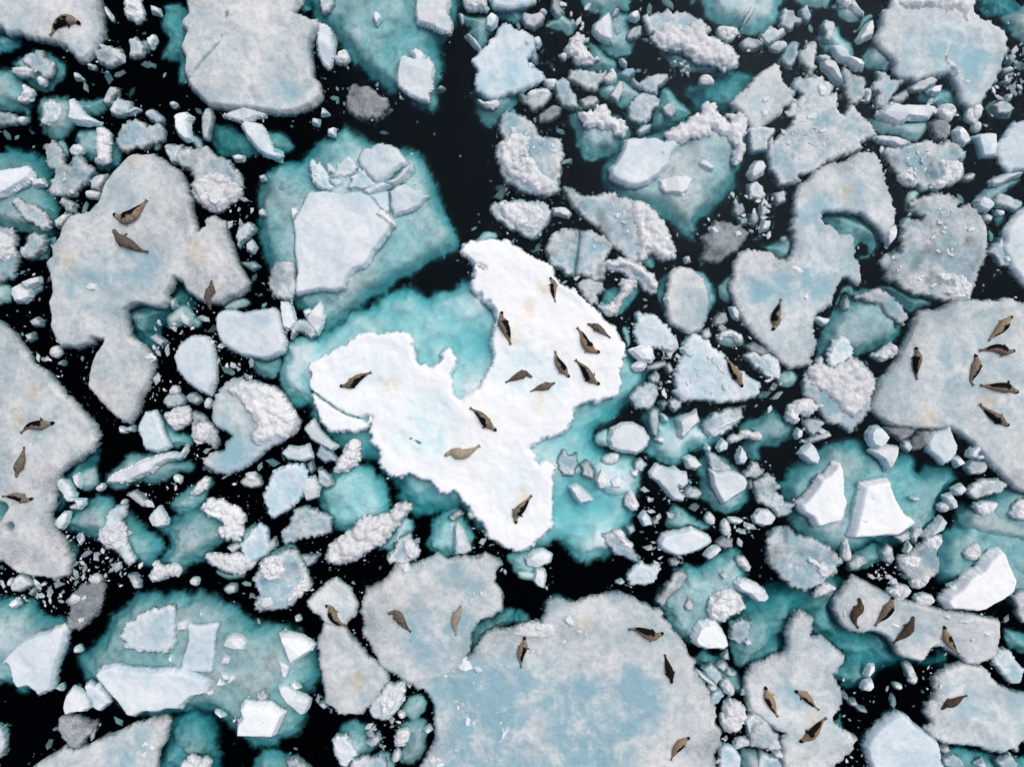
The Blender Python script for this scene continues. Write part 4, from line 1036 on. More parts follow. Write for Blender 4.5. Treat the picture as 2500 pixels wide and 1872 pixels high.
N 95,155 118,155 118,166 95,166

T 0 1392
W 8,14 12,6 16,4 22,8 25,12 20,15 15,18 9,17
R 4,12 6,8 8,10 6,14
W 22,20 26,16 28,18 25,22
G.02 56,48 58,38 58,30 57,27 62,20 66,15 71,11 80,10 85,8 87,15 85,22 83,32 80,37 74,43 66,50 60,49 |dark grey translucent leaf-shaped slab with white scraps, lower left
R 56,27 60,21 66,22 67,25 61,29
C 67,24 71,21 72,24 69,26
C 65,41 72,39 70,43 67,45
R 72,8 78,4 83,6 82,11 77,12
S.32 -20,20 5,25 15,27 25,26 32,33 38,40 46,42 55,47 54,55 50,70 46,80 42,95 38,102 30,106 25,102 15,106 10,102 5,97 -20,98 |submerged teal floe at the left edge below the three-seal floe
F.3 2,78 -2,80 2,75 6,70 12,65 18,60 28,54 38,53 44,49 51,48 54,50 52,60 49,70 46,78 44,86 43,92 41,102 36,104 30,107 28,103 22,99 13,101 9,95 7,88 6,82 |rough white triangular slab on submerged teal floe at lower left edge
C 6,29 12,25 14,29 10,32
S.33 63,77 70,71 78,64 85,55 89,44 91,38 100,33 106,28 107,22 115,20 125,17 132,18 137,23 144,20 150,20 155,23 165,22 178,24 190,28 200,35 210,42 213,48 229,45 239,48 249,52 259,58 264,64 268,75 268,90 262,100 254,105 256,115 254,130 246,142 234,150 224,155 214,153 200,145 190,132 184,125 178,118 165,118 150,122 135,122 120,125 108,124 100,115 90,105 80,97 72,92 68,86 |very large submerged teal floe with many white slabs, lower left
W.06 100,57 104,48 112,42 122,37 130,33 138,31 145,30 146,40 147,48 146,58 144,65 140,69 132,69 120,68 105,67 102,63 106,61 |pale rounded slab awash at the top of the very large teal floe
F.1 157,45 170,46 184,45 181,55 180,65 178,75 177,86 170,87 162,86 151,84 155,72 157,62 |upright rectangular pale slab on the very large teal floe, lower left
C 148,45 152,43 157,42 156,50 149,51
F.35 77,88 84,83 92,81 100,83 112,85 125,86 140,84 155,86 165,91 173,94 172,105 160,108 152,115 150,119 140,118 130,121 120,120 110,125 105,123 100,115 95,110 88,102 82,95 |long bright white wedge slab along the lower rim of very large teal floe
C 187,64 190,58 195,55 203,57 207,62 205,67 197,67
R 184,80 187,73 192,75 192,79 187,80
C 185,87 190,89 194,92 188,93
C 191,95 194,88 197,92 193,96
C 181,98 184,92 188,97
C 173,103 180,101 179,105 175,106
C 180,120 184,121 188,124 185,125
C 141,74 144,74 143,78 141,77
C 167,36 169,36 169,40
F.4 197,142 198,131 203,125 200,118 205,113 214,114 226,114 232,119 238,122 234,132 229,142 215,142 |thick white four-cornered block at the lower right tip of very large teal floe
C.35 233,56 238,55 244,56 252,58 258,61 263,65 261,69 254,74 247,79 243,82 241,77 238,68 |clean white triangular block near the pear-shaped frosty floe
W.05 234,76 241,80 243,83 240,91 237,90
C.3 233,101 236,100 242,102 248,106 254,108 259,112 258,118 254,123 251,123 247,119 241,114 236,108 |white crescent-shaped block left of the pear-shaped frosty floe's bottom
C 244,97 247,95 252,100 248,101
W 214,103 221,102 225,108 220,112 215,108
S.16 58,101 62,96 67,98 70,105 73,113 72,118 66,108
C.3 51,114 53,107 58,101 64,104 68,108 71,114 72,118 68,121 60,121 56,123 53,123 51,117
W.1 70,97 74,95 78,98 82,97 84,101 88,105 90,111 86,116 83,119 78,115 75,110 72,106
G 48,133 50,126 56,124 64,125 72,128 80,130 77,138 70,144 64,150 57,148 52,141 |grey granular shield-shaped chunk alone in black water, lower left
S.65 140,128 160,120 178,122 182,135 184,150 184,166 180,195 128,195 132,160 138,140
F.16 31,164 45,157 52,151 60,152 75,148 90,140 100,136 112,130 125,127 138,126 141,128 139,135 136,145 132,152 131,160 128,175 120,195 15,195 18,175 |slanting pale blue-white floe cut by the bottom edge, lower left
P.75 90,145 130,135 128,155 118,175 95,175
C 118,148 122,144 124,147 120,149
C 128,139 131,138 131,141
C 117,156 122,153 122,158 118,159
C 126,148 130,148 130,152 127,151
R 150,164 155,161 162,157 166,160 172,158 176,162 174,168 170,175 155,175
S.4 219,152 229,154 239,157 249,160 258,166 264,178 240,190 210,190 209,165
W 239,160 249,160 258,166 262,176 246,178
W -15,130 2,132 3,140 1,158 -15,160
W 107,5 112,4 116,10 116,15 112,16 109,10
R 158,11 162,7 166,9 163,14
W 187,17 192,13 197,13 197,19 191,20
C 61,67 64,65 66,69 62,70
C 46,100 49,98 50,102
N 0,0 25,10 50,15 55,35 25,28 5,20
N 52,0 70,0 72,8 60,18 52,12
N 90,0 105,0 105,5 92,4
N 74,134 85,132 90,140 80,146
T 620 1392
W.1 97,116 102,108 108,104 112,97 120,96 128,94 127,102 124,110 120,118 115,124 110,127 104,126 99,121 |translucent crystal-like ice block between pear-shaped floe and the big lower floe
R 105,110 112,104 118,100 126,98 120,112 116,122 108,125 108,116
S.16 124,116 128,110 135,107 142,106 146,112 144,120 140,126 134,131 130,127 124,120
R 120,122 124,120 127,123 124,126
S.22 120,132 130,128 142,125 148,130 147,138 145,150 140,158 130,166 122,164 121,155 128,148 130,138 125,136
R 118,145 121,137 126,134 131,137 130,143 125,150 120,149
C 143,136 147,133 149,136 146,138
R 116,160 118,154 121,152 123,158 120,163 117,162
S.35 66,145 69,136 75,130 83,128 92,129 98,133 104,140 106,148 100,152 94,158 90,166 80,175 70,166 66,155
W.06 66,146 70,140 76,140 82,145 86,152 87,156 82,160 77,166 70,160 67,153
W 93,146 99,143 104,139 106,143 103,148 99,151
W.04 83,161 92,158 102,158 106,155 111,163 112,175 90,180 80,172
S.25 102,155 110,152 118,160 120,170 108,172
W 54,114 58,112 61,116 58,118
N 98,120 122,126 118,150 108,150 100,135
N 122,96 135,98 140,105 128,106
T 1240 1392
S.65 28,30 32,24 40,21 50,25 57,28 55,32 45,32 35,38 30,40
S.9 4,38 10,33 17,36 20,43 12,47 5,47
F.13 -86,93 -74,90 -54,84 -36,78 -30,72 -26,66 -22,58 -18,53 -11,50 -2,51 3,50 10,46 20,44 28,45 30,36 33,27 42,24 50,28 57,30 65,25 75,23 85,21 94,21 102,25 110,28 118,29 122,33 129,34 130,40 136,47 140,55 147,61 151,66 154,73 158,78 158,84 163,90 167,97 170,106 174,115 176,122 175,130 181,139 179,148 173,152 174,166 174,205 -80,205 -72,166 -64,150 -59,142 -61,135 -63,125 -62,115 -66,108 -72,101 -79,97 |huge blue-grey floe at the bottom edge, right of centre, carrying four seals
P.85 -75,95 -20,72 20,65 40,75 30,110 25,150 30,200 -64,200 -60,130
P.7 20,80 60,90 100,72 130,80 140,110 120,150 80,200 20,200
P.3 30,80 60,70 90,85 60,110 30,120
P.95 62,150 74,142 88,148 86,168 66,170
Y 66,47
R 4,52 10,48 20,45 28,46 36,46 41,50 38,56 28,58 15,57 5,56
C 47,41 51,37 55,41 56,46 52,47
C 45,60 49,59 49,62 46,62
C -9,145 -5,136 0,131 0,136 -4,143 -7,146
C -37,130 -35,124 -32,126 -32,132 -36,132
C -67,160 -64,156 -60,160 -65,163
C -61,164 -56,162 -52,164 -59,168
C -43,81 -38,74 -32,77 -30,83 -36,85 -41,83
C -29,82 -24,81 -21,85 -26,87
C -55,90 -52,87 -51,91
K.5 -64,100 -14,90 0,130 -14,160 -59,160 -56,120
K1 5,58 30,50 70,45 80,62 40,72 10,75
Zd 14,57 14,63 11,71 11,79 11,84 |upright seal at the snowy left notch of the huge bottom floe
Zd 132,54 125,56 118,54 110,51 102,51 |horizontal dark-backed seal near the top rim of the huge bottom floe
Zk 139,97 138,90 135,80 133,72 |nearly black seal by the right rim of the huge bottom floe
Zt 154,142 149,145 143,151 140,157 138,162 |brown seal at the lower right corner of the huge bottom floe
S.16 7,0 20,0 24,5 20,9 12,8 8,5
C 22,9 24,0 30,0 32,5 30,15 26,14
C 92,11 96,9 98,11 95,12
S.32 128,22 132,15 140,6 146,0 152,5 165,0 180,0 200,5 190,20 200,40 185,45 170,60 160,62 148,62 140,50 132,38 127,30 |rounded submerged teal block between huge bottom floe and white lumps, lower right
W 127,26 133,15 141,5 147,1 152,6 145,14 137,22 130,30
W 149,30 153,24 157,29 156,34 151,34
C 191,11 196,8 202,9 210,12 217,18 220,24 216,27 210,26 203,20 195,17
C 179,4 183,2 186,6 182,8
R.3 170,34 173,25 178,20 186,16 194,20 199,27 202,33 196,37 188,40 181,45 174,44 |snowy rounded white lump above the bright shell-like block, lower right
C.45 157,60 160,52 163,47 170,45 176,45 182,52 186,60 187,66 184,69 178,68 170,69 163,67 158,64 |bright shell-shaped white block right of the huge bottom floe
S.22 187,50 195,40 205,38 215,35 224,40 224,65 205,80 196,85 192,70 188,60
W 190,45 198,42 206,44 204,55 195,62 188,58
C 200,61 203,59 206,62 202,64
S.3 158,74 168,68 178,74 185,80 194,88 200,95 202,108 190,106 180,100 170,90 160,82
W 165,84 172,80 178,84 180,90 176,97 168,90
W 177,82 182,78 186,82 182,86
W 186,84 193,88 190,91 184,88
R 180,96 185,92 190,98 192,104 188,107 183,102
C 160,86 165,89 172,94 176,98 170,96 163,91
W 170,110 174,103 180,102 183,107 178,113 172,115
R 180,130 181,118 186,110 195,112 200,118 202,128 195,136 186,138 |frosty grey round lump at the right rim of the huge bottom floe
W 200,128 208,118 216,122 221,130 221,148 212,148 204,140
R 191,149 195,143 202,143 209,146 205,148 198,150 193,152
W.06 179,152 184,149 192,151 196,157 196,166 194,180 182,180 179,162
S.2 196,153 204,150 215,155 221,158 221,180 200,180
W 181,73 186,69 187,76 183,76
R 170,99 175,98 177,101 172,103
N 175,112 185,118 180,150 174,130
N 196,145 215,150 220,140 215,135 200,138
N 188,105 205,105 205,118 190,112
N 175,150 182,165 174,166
N 126,8 134,5 136,14 128,14
T 1860 1392
S.5 0,20 20,10 50,0 72,8 75,20 65,25 62,35 66,45 75,52 95,53 108,58 113,66 120,76 135,80 150,75 160,68 160,80 150,85 140,85 130,78 121,80 118,86 105,87 98,92 95,100 88,100 78,104 72,104 66,97 60,90 60,85 70,78 72,75 66,66 58,60 45,56 40,45 42,40 35,35 25,48 22,60 20,72 0,80 -20,75 -24,45 -20,20 |wide submerged teal ice between the two many-seal floes, lower right
S.6 62,126 68,118 70,130 72,136 66,138 60,132
F.22 79,6 90,12 102,19 114,25 130,29 145,33 160,36 175,38 190,41 203,43 203,55 201,65 200,74 190,78 182,81 174,80 170,75 163,71 155,66 147,65 142,70 140,76 136,78 128,76 120,74 115,70 112,62 108,57 100,53 92,52 85,54 76,52 70,48 65,40 61,34 62,26 68,20 72,14 |straight-topped white floe carrying four seals in a row, lower right
P.4 100,30 150,40 150,60 120,65 80,50
F.2 22,60 22,52 26,44 32,38 34,36 38,40 44,43 41,47 41,54 42,58 50,58 58,62 65,68 72,74 71,79 66,83 60,88 62,96 67,102 69,107 69,112 66,118 62,122 62,130 70,136 78,140 81,145 80,152 76,156 70,160 66,163 60,166 58,200 20,200 19,160 19,153 16,145 19,140 13,138 8,133 0,126 -8,118 -11,105 -14,92 -10,82 -4,78 0,78 5,76 10,73 14,72 20,71 22,65 |white hourglass floe carrying three seals, lower right
P.55 10,90 55,90 60,110 40,130 15,120
Y 42,126 44,130
Zb 83,24 84,31 79,38 80,45 83,50 |brown mottled seal, leftmost of four in the row on straight-topped floe
Zd 112,23 109,31 105,38 101,43 97,48 |dark seal with nose over the edge, second in the straight-topped floe's row
Zb 130,40 128,46 123,53 117,58 112,63 |grey-brown seal, third of four in the straight-topped floe's row
Zt 156,48 157,55 160,62 165,68 168,72 |black-faced tan seal, rightmost of four in the straight-topped floe's row
Zt 4,99 6,106 9,113 12,120 15,125 |black-faced seal, leftmost of three on the hourglass floe
Zt 29,103 35,105 40,109 45,115 50,119 |slender black-faced seal, uppermost right of three on the hourglass floe
Zt 33,146 40,141 45,136 50,130 56,125 |big black-faced seal by a yellow stain, lowest of three on hourglass floe
C 165,43 175,39 179,42 172,45
C 186,52 193,51 191,55 187,55
C 152,38 158,37 157,41
C 174,57 178,54 178,59 175,60
R 108,45 112,44 117,47 112,50
C 68,34 70,33 70,40 68,39
R 44,24 48,16 52,12 58,12 65,16 60,19 50,22
S.15 30,2 40,0 46,4 44,14 40,19 35,18 34,10
R 107,18 115,12 122,14 127,17 124,22 118,26 110,22
R 130,24 136,20 144,22 148,26 142,31 133,30
R 128,8 140,2 145,6 138,14 132,17 127,12
C 159,14 163,12 165,16 161,19
W 213,22 221,18 235,18 235,45 221,43 216,35
S.45 203,48 212,50 221,52 235,60 235,75 221,72 210,68 203,60
W.06 197,74 202,68 207,67 212,74 216,80 220,85 218,95 212,96 203,88 197,80
F.15 145,130 139,122 141,114 146,110 148,100 147,92 152,86 158,83 168,80 178,81 186,84 193,90 200,97 210,102 221,105 245,110 245,150 221,146 212,152 206,155 196,154 186,150 178,150 165,150 152,147 144,140 140,134 |round grey frosty floe carrying one small seal at the lower right edge
P.6 160,95 190,100 210,130 180,140 160,120
K.5 150,90 165,90 155,120 165,140 150,140
Zb 154,119 159,114 165,112 171,109 176,107 |small speckled seal alone on the round grey floe, lower right
S.3 82,145 90,136 98,130 104,122 112,121 110,127 100,134 90,145 88,152
F.3 88,150 92,141 100,133 108,127 113,124 118,122 124,125 130,132 138,138 145,143 150,147 152,152 153,158 152,162 158,172 160,195 95,195 95,170 91,160 |clean snow-white angular block without seals at the bottom edge, right
P.35 105,150 130,150 130,170 110,170
W 70,108 74,108 73,110
W 75,112 80,111 82,115 77,115
W 82,117 88,118 90,121 84,120
C 86,99 88,95 93,93 95,98 92,102 86,101
C 88,89 92,81 96,81 95,86 91,90
R 113,98 116,97 120,99 117,102
W 121,80 126,79 130,85 131,92 128,95 124,90
R 125,93 130,90 132,94 129,96
W 152,152 158,149 160,153 155,156
S.42 155,155 165,150 180,152 200,158 215,160 235,162 235,185 160,185
W 154,160 162,156 170,160 172,165 165,168 156,166
C 182,165 188,161 190,167
W 200,162 210,157 217,163 215,170 203,170
W 212,150 218,148 216,154
W 0,128 8,134 14,140 16,150 8,152 0,150 -8,148 -10,132
C 11,155 15,153 19,156 17,159 12,158
W 0,155 8,158 15,160 18,166 10,172 -5,172
N 140,85 150,84 146,95 135,92
N 70,158 85,155 92,166 75,168
N 95,0 115,0 112,10 100,12
N 187,82 195,90 198,86 192,80
"""

# ------------------------------------------------------------------ read the traced outlines
class Piece:
    pass


pieces, seals, crumbs_on, brash_zones = [], [], [], []
ox = oy = 0.0
us = 640 / 220.8
for line in RAW.strip().split('\n'):
    line = line.strip()
    if not line:
        continue
    body, _, label = line.partition('|')
    tok = body.split()
    if tok[0] == 'T':
        ox, oy = float(tok[1]), float(tok[2])
        us = float(tok[3]) if len(tok) > 3 else 640 / 220.8
        continue
    typ = tok[0][0]
    P = np.array([[float(q) for q in t.split(',')] for t in tok[1:]]) * us + np.array([ox, oy])
    if typ == 'Z':
        seals.append((tok[0][1], P, label.strip()))
        continue
    val = float(tok[0][1:]) if len(tok[0]) > 1 else None
    if typ in 'PQYX':
        pieces[-1].mods.append((typ, val, P))
        continue
    if typ == 'K':
        crumbs_on.append((val, P))
        continue
    if typ == 'N':
        brash_zones.append(P)
        continue
    p = Piece()
    p.typ, p.val, p.P, p.label, p.mods, p.parent, p.obj = typ, val, P, label.strip(), [], None, None
    p.kids = []
    z = -val if typ == 'S' else (val or 0.1)
    p.W = np.array([px(u, v, z) for u, v in P])
    p.seed = len(pieces) * 17 + 3
    p.area = area(p.W)
    p.c = p.W.mean(0)
    p.size = np.ptp(p.W, axis=0)
    pieces.append(p)


def inside_pts(poly, pts):
    return sdf(poly, pts[:, 0], pts[:, 1]) > 0


def sample_pts(p, n=14):
    lo, hi = p.W.min(0), p.W.max(0)
    gx, gy = np.meshgrid(np.linspace(lo[0], hi[0], n), np.linspace(lo[1], hi[1], n))
    q = np.stack([gx.ravel(), gy.ravel()], 1)
    return q[inside_pts(p.W, q)]


# a sunken foot belongs to the piece that stands on it; a snow crust to the slab it lies on
for p in pieces:
    if p.label:
        continue
    if p.typ == 'S':
        q = sample_pts(p)
        best, bo = 0, None
        for o in pieces:
            if o.typ == 'S' or o is p or np.any(o.W.max(0) + .4 < p.W.min(0)) or np.any(o.W.min(0) - .4 > p.W.max(0)):
                continue
            d = sdf(o.W, q[:, 0], q[:, 1]) if len(q) else np.array([-9.])
            near = (d > -0.25).mean()
            if near > best:
                best, bo = near, o
        if bo is not None and best > 0.12:
            p.parent = bo
    elif p.typ == 'R':
        q = sample_pts(p)
        for o in pieces:
            if o.typ in 'WFG' and len(q) and np.all(o.W.max(0) > p.c) and np.all(o.W.min(0) < p.c) and inside_pts(o.W, q).mean() > 0.6:
                p.parent = o
for p in pieces:                       # never a chain of parts
    while p.parent is not None and p.parent.parent is not None:
        p.parent = p.parent.parent

# ------------------------------------------------------------------ height map of what is built so far
HS, HX, HY = 0.08, 34.0, 27.0
NXH, NYH = int(2 * HX / HS), int(2 * HY / HS)
HMAP = np.full((NXH, NYH), -9.0)
IDMAP = np.full((NXH, NYH), -1, int)


def hidx(x, y):
    return (np.clip(((np.asarray(x) + HX) / HS).astype(int), 0, NXH - 1),
            np.clip(((np.asarray(y) + HY) / HS).astype(int), 0, NYH - 1))


def hget(x, y):
    return HMAP[hidx(x, y)]


def build(p, idx):
    t, s = p.typ, p.seed
    W = p.W if t in 'CWGF' else chaikin(p.W, 2 if t == 'S' else 1)
    dim = float(min(p.size))
    big = float(max(p.size))
    step = min(0.066, max(0.026, big / 42))
    if t == 'S':
        step = min(0.11, max(0.05, big / 60))
    base = 0.0
    if t not in 'SFH' or (t == 'F' and p.area < 12):
        q = sample_pts(p)
        if len(q):
            h = hget(q[:, 0], q[:, 1])
            up = h > 0.05
            if up.mean() > 0.5:
                base = float(np.percentile(h[up], 50))
    on_top = base > 0.0
    pad = 0.10 if on_top else (1.3 * step if t == 'S' else max(0.07, 1.3 * step))
    lo, hi = W.min(0) - pad - .15, W.max(0) + pad + .15
    nx, ny = int((hi[0] - lo[0]) / step) + 2, int((hi[1] - lo[1]) / step) + 2
    X, Y = np.meshgrid(lo[0] + np.arange(nx) * step, lo[1] + np.arange(ny) * step, indexing='ij')
    # small wander of the sampling lattice hides the grid in the edges
    X = X + (_hash(np.round(X / step), np.round(Y / step), s) - .5) * step * .5
    Y = Y + (_hash(np.round(X / step), np.round(Y / step), s + 3) - .5) * step * .5
    d = sdf(W, X, Y)
    wet = np.zeros_like(X)
    stain = np.zeros_like(X)
    thin = np.zeros_like(X)
    rim = np.zeros_like(X)
    if t in 'FH':
        fb = p.val * (1.0 if p.val >= 0.3 else 0.75)
        thin = 0.22 * np.exp(-np.maximum(d, 0) / 0.045) if t == 'F' else thin
        small = min(1.0, dim / 3.0)
        crisp = 0.35 if t == 'F' and (fb >= 0.3 or 'straight' in p.label) else 1.0
        d = d + crisp * (0.10 * small * fbm(X, Y, 0.9, s) + 0.045 * small * fbm(X, Y, 0.24, s + 40, 3))
        if t == 'H':
            d = d + 0.025 * fbm(X, Y, 0.16, s + 60, 2) + 0.16 * fbm(X, Y, 0.55, s + 62, 3) * smooth(.5 + 1.5 * fbm(X, Y, 3.0, s + 63, 2))
        z = fb * smooth(d / ((0.08 + 0.12 * fb) if crisp < 1 else 0.10)) ** 0.8
        ins = smooth(d / 0.5)
        z = z + ins * (0.05 * fbm(X, Y, 2.2, s + 7) + 0.022 * fbm(X, Y, 0.5, s + 8, 4) * (1.0 + .6 * small))
        for typ, val, Q in p.mods:
            if typ in 'PQ':
                QW = chaikin(np.array([px(u, v, 0.1) for u, v in Q]), 2)
                dq = sdf(QW, X, Y) + 0.7 * fbm(X, Y, 2.0, s + 21, 5, .6)
                if typ == 'P':
                    f = smooth((dq + 0.9) / 2.0) * min(1.0, val * 1.25)
                    wet = np.maximum(wet, f)
                    z = z - np.where(d > 0, 1, 0) * f * 0.55 * fb * ins
                else:
                    f = smooth((sdf(QW, X, Y) + 0.1 * fbm(X, Y, .5, s + 22) + .06) / 0.25)
                    z = z * (1 - f) - f * val
            elif typ == 'Y':
                for u, v in Q:
                    sx, sy = px(u, v, 0.2)
                    r = 0.30
                    stain = np.maximum(stain, 0.5 * smooth(1 - np.hypot(X - sx + .1 * fbm(X, Y, .4, s), (Y - sy) * 0.8 + .1 * fbm(X, Y, .4, s + 2)) / (2 * r)))
        # thin grey rim and damp low spots
        if t == 'F' and p.val < 0.4:
            wet = np.maximum(wet, np.clip(0.22 + 0.25 * fbm(X, Y, 3.0, s + 37, 4), 0, .5))
            reach = 0.14 + 0.5 * np.clip(0.5 + fbm(X, Y, 2.5, s + 35, 3), 0, 1)
            rim = np.clip(np.exp(-np.maximum(d, 0) / reach) * (0.42 + 0.8 * fbm(X, Y, 1.1, s + 33, 4)), 0, .8) * float(np.clip((dim - 1.2) / 3.5, 0, 1))
        z = np.where(d < 0, d * 4.0 - 0.01, z)
    elif t in 'WG':
        fb = p.val if p.val is not None else 0.02 + 0.04 * rng.random()
        small = min(1.0, dim / 1.1)
        d = d + 0.075 * small ** 1.5 * fbm(X, Y, 0.45, s) + 0.05 * small * fbm(X, Y, 0.13, s + 40, 3)
        thin = np.clip(0.28 * (1 - smooth(d / 0.08)) + np.clip(0.5 * fbm(X, Y, 0.6, s + 51, 4) + rng.uniform(-.3, .12), 0, .45), 0, .7)
        cell, cv = worley(X, Y, 0.30, s + 2)
        tilt = rng.uniform(-1, 1, 2) * min(0.05, 0.08 * dim)
        pl = ((X - p.c[0]) * tilt[0] + (Y - p.c[1]) * tilt[1]) / max(dim, 0.3)
        z = (fb + 0.02) * smooth(d / 0.09) + pl + 0.05 * small * fbm(X, Y, 0.7, s + 7, 5, .6) \
            + 0.030 * small * (0.6 - cell) * (0.4 + cv) - 0.005
        wet = rng.uniform(.35, .95) + 0.7 * fbm(X, Y, 0.8, s + 31, 5, .6)
        wet = np.clip(wet - 0.7 * np.exp(-((d - .1) / .12) ** 2), 0, 1) * (0.9 if t == 'W' else 0.5)
        z = base + z
        z = np.where(d < 0, base + d * (4.0 if not on_top else 3.0) - 0.02, z)
    elif t == 'S':
        dep = p.val * (0.9 if p.val >= 0.5 else 0.70 if np.hypot(*p.c) <= 10 else 0.58)
        small = min(1.0, dim / 2.6)
        d = d + 0.16 * small * fbm(X, Y, 1.1, s) + 0.07 * small * fbm(X, Y, 0.3, s + 40, 3)
        w1, cv = worley(X + .3 * fbm(X, Y, .9, s + 4), Y + .3 * fbm(X, Y, .9, s + 5), 1.1, s + 3)
        z = -dep * (1.0 + (0.75 + 0.35 * (big > 6)) * fbm(X, Y, 1.9, s + 7, 5, .6)) + (0.16 * (0.5 - w1) * dep ** .5 + 0.14 * (cv - .5) * dep ** .5) * small
        z = np.minimum(z, -0.03)
        z = z - (0.45 * small + .05) * (1 - smooth(d / (0.8 * small + 0.10))) ** 1.7
        # the margin thins out until the dark water shows through
        band = 0.26 * small + 0.06
        d = d + 0.12 * small
        thin = 1 - smooth((d + band * (0.22 * fbm(X, Y, 0.5, s + 61, 4) + 0.20 * fbm(X, Y, 0.16, s + 62, 3)) - 0.02) / band)
        soft = np.clip(0.5 * fbm(X, Y, 1.4, s + 71, 5, .6) - 0.15, 0, .35)
        thin = np.maximum(np.clip(thin, 0, 1), soft * (1 if p.val > .2 else .6))
        thin = np.where(d < 0, 1, thin)
    elif t == 'C':
        fb = p.val if p.val is not None else float(np.clip(0.33 * dim, 0.07, 0.30))
        d = d + 0.02 * min(1, dim) * fbm(X, Y, 0.35, s) + 0.012 * fbm(X, Y, 0.1, s + 3, 2)
        z = np.minimum(fb * 1.25, 0.01 + d * 2.6)
        for kk in range(5):
            a = rng.uniform(0, 2 * math.pi)
            sl = rng.uniform(0.08, 0.5) * fb / max(0.3 * dim, 0.1)
            off = rng.uniform(-0.12, 0.2) * dim
            z = np.minimum(z, fb + (math.cos(a) * (X - p.c[0]) + math.sin(a) * (Y - p.c[1]) + off) * sl * 0.8)
        z = np.maximum(z, np.minimum(0.02 + d * 1.2, 0.10))
        z = z + 0.012 * fbm(X, Y, 0.25, s + 9, 3) * smooth(d / .08)
        wet = 0.35 * smooth(0.5 + fbm(X, Y, 0.8, s + 12))
        z = base + np.where(d < 0, d * (3.5 if not on_top else 2.0) - 0.01, z)
    else:  # R: lumpy snow
        fb = p.val if p.val is not None else float(np.clip(0.16 * dim + .05, 0.09, 0.24))
        small = min(1.0, dim / 1.2)
        d = d + 0.07 * small * fbm(X, Y, 0.35, s) + 0.05 * small * fbm(X, Y, 0.13, s + 40, 2)
        w1, c1 = worley(X, Y, 0.34, s + 2)
        w2, c2 = worley(X, Y, 0.15, s + 3)
        z = fb * smooth(d / 0.16) * (0.45 + 0.55 * c1 + 0.5 * (0.55 - w1)) + 0.07 * small * (0.5 - w2) * (0.4 + c2) * smooth(d / .06) + 0.01
        wet = np.clip(0.9 * (w1 - 0.5), 0, 0.6)
        z = base + np.where(d < 0, d * (3.5 if not on_top else 2.0) - 0.01, z)
    for typ, val, Q in p.mods:
        if typ == 'X':          # a crack: a narrow trench down to the water
            QW = np.array([px(u, v, 0.1) for u, v in Q])
            dl = np.full(X.shape, 9.0)
            for (ax, ay), (bx, by) in zip(QW[:-1], QW[1:]):
                ex, ey = bx - ax, by - ay
                tt = np.clip(((X - ax) * ex + (Y - ay) * ey) / (ex * ex + ey * ey), 0, 1)
                dl = np.minimum(dl, np.hypot(X - ax - ex * tt, Y - ay - ey * tt))
            dl = dl + 0.05 * fbm(X, Y, 0.4, s + 81, 3)
            cf = smooth(1.3 - dl / val)
            z = np.where(d > 0, z * (1 - cf) - 0.30 * cf, z)
            wet = np.maximum(wet, cf)
    keep = d > -pad
    # faces where all four corners are kept
    k4 = keep[:-1, :-1] & keep[1:, :-1] & keep[1:, 1:] & keep[:-1, 1:]
    ids = np.arange(nx * ny).reshape(nx, ny)
    F = np.stack([ids[:-1, :-1][k4], ids[1:, :-1][k4], ids[1:, 1:][k4], ids[:-1, 1:][k4]], 1)
    if not len(F):
        return None
    used = np.unique(F)
    remap = np.full(nx * ny, -1)
    remap[used] = np.arange(len(used))
    F = remap[F]
    V = np.stack([X.ravel()[used], Y.ravel()[used], z.ravel()[used]], 1)
    at = {'wet': wet.ravel()[used], 'stain': stain.ravel()[used], 'thin': thin.ravel()[used], 'rim': rim.ravel()[used]}
    top = (d.ravel()[used] > 0)
    # walls down from the rim and a closed underside
    E = np.concatenate([F[:, [0, 1]], F[:, [1, 2]], F[:, [2, 3]], F[:, [3, 0]]])
    key = E.min(1) * (len(V) + 1) + E.max(1)
    u, first, cnt = np.unique(key, return_index=True, return_counts=True)
    B = E[first[cnt == 1]]
    bv = np.unique(B)
    zb = (base - 0.16) if on_top else (min(V[:, 2].min() - 0.15, -0.3))
    # the rim follows the outline exactly, the sides are cut back below it
    gx, gy = np.gradient(d, step)
    gl = np.hypot(gx, gy) + 1e-6
    NX, NY = (gx / gl).ravel()[used][bv], (gy / gl).ravel()[used][bv]
    sh = np.clip(d.ravel()[used][bv] + pad, -step, 1.5 * step)
    V[bv, 0] -= NX * sh
    V[bv, 1] -= NY * sh
    inset = min(0.5, 0.22 * dim) if t != 'S' else min(0.7, 0.3 * dim)
    low = np.full(len(V), -1)
    low[bv] = len(V) + np.arange(len(bv))
    V2 = V[bv].copy()
    V2[:, 2] = np.minimum(zb, V2[:, 2] - 0.02)
    V2[:, 0] += NX * inset
    V2[:, 1] += NY * inset
    cen = len(V) + len(bv)
    VV = np.concatenate([V, V2, [[p.c[0], p.c[1], zb - 0.01]]])
    SK = np.stack([B[:, 1], B[:, 0], low[B[:, 0]], low[B[:, 1]]], 1)
    if t == 'C':
        FAN = np.stack([low[B[:, 1]], low[B[:, 0]], np.full(len(B), cen)], 1)
        extra = 1
    else:            # a coarse flat underside inside the cut-back sides
        VV = VV[:-1]
        q = 5
        cx, cy, cd = X[::q, ::q], Y[::q, ::q], d[::q, ::q]
        kk = cd > inset - pad
        c4 = kk[:-1, :-1] & kk[1:, :-1] & kk[1:, 1:] & kk[:-1, 1:]
        ci = np.arange(cx.size).reshape(cx.shape) + len(VV)
        fz = np.full(cx.size, zb)
        VV = np.concatenate([VV, np.stack([cx.ravel(), cy.ravel(), fz], 1)])
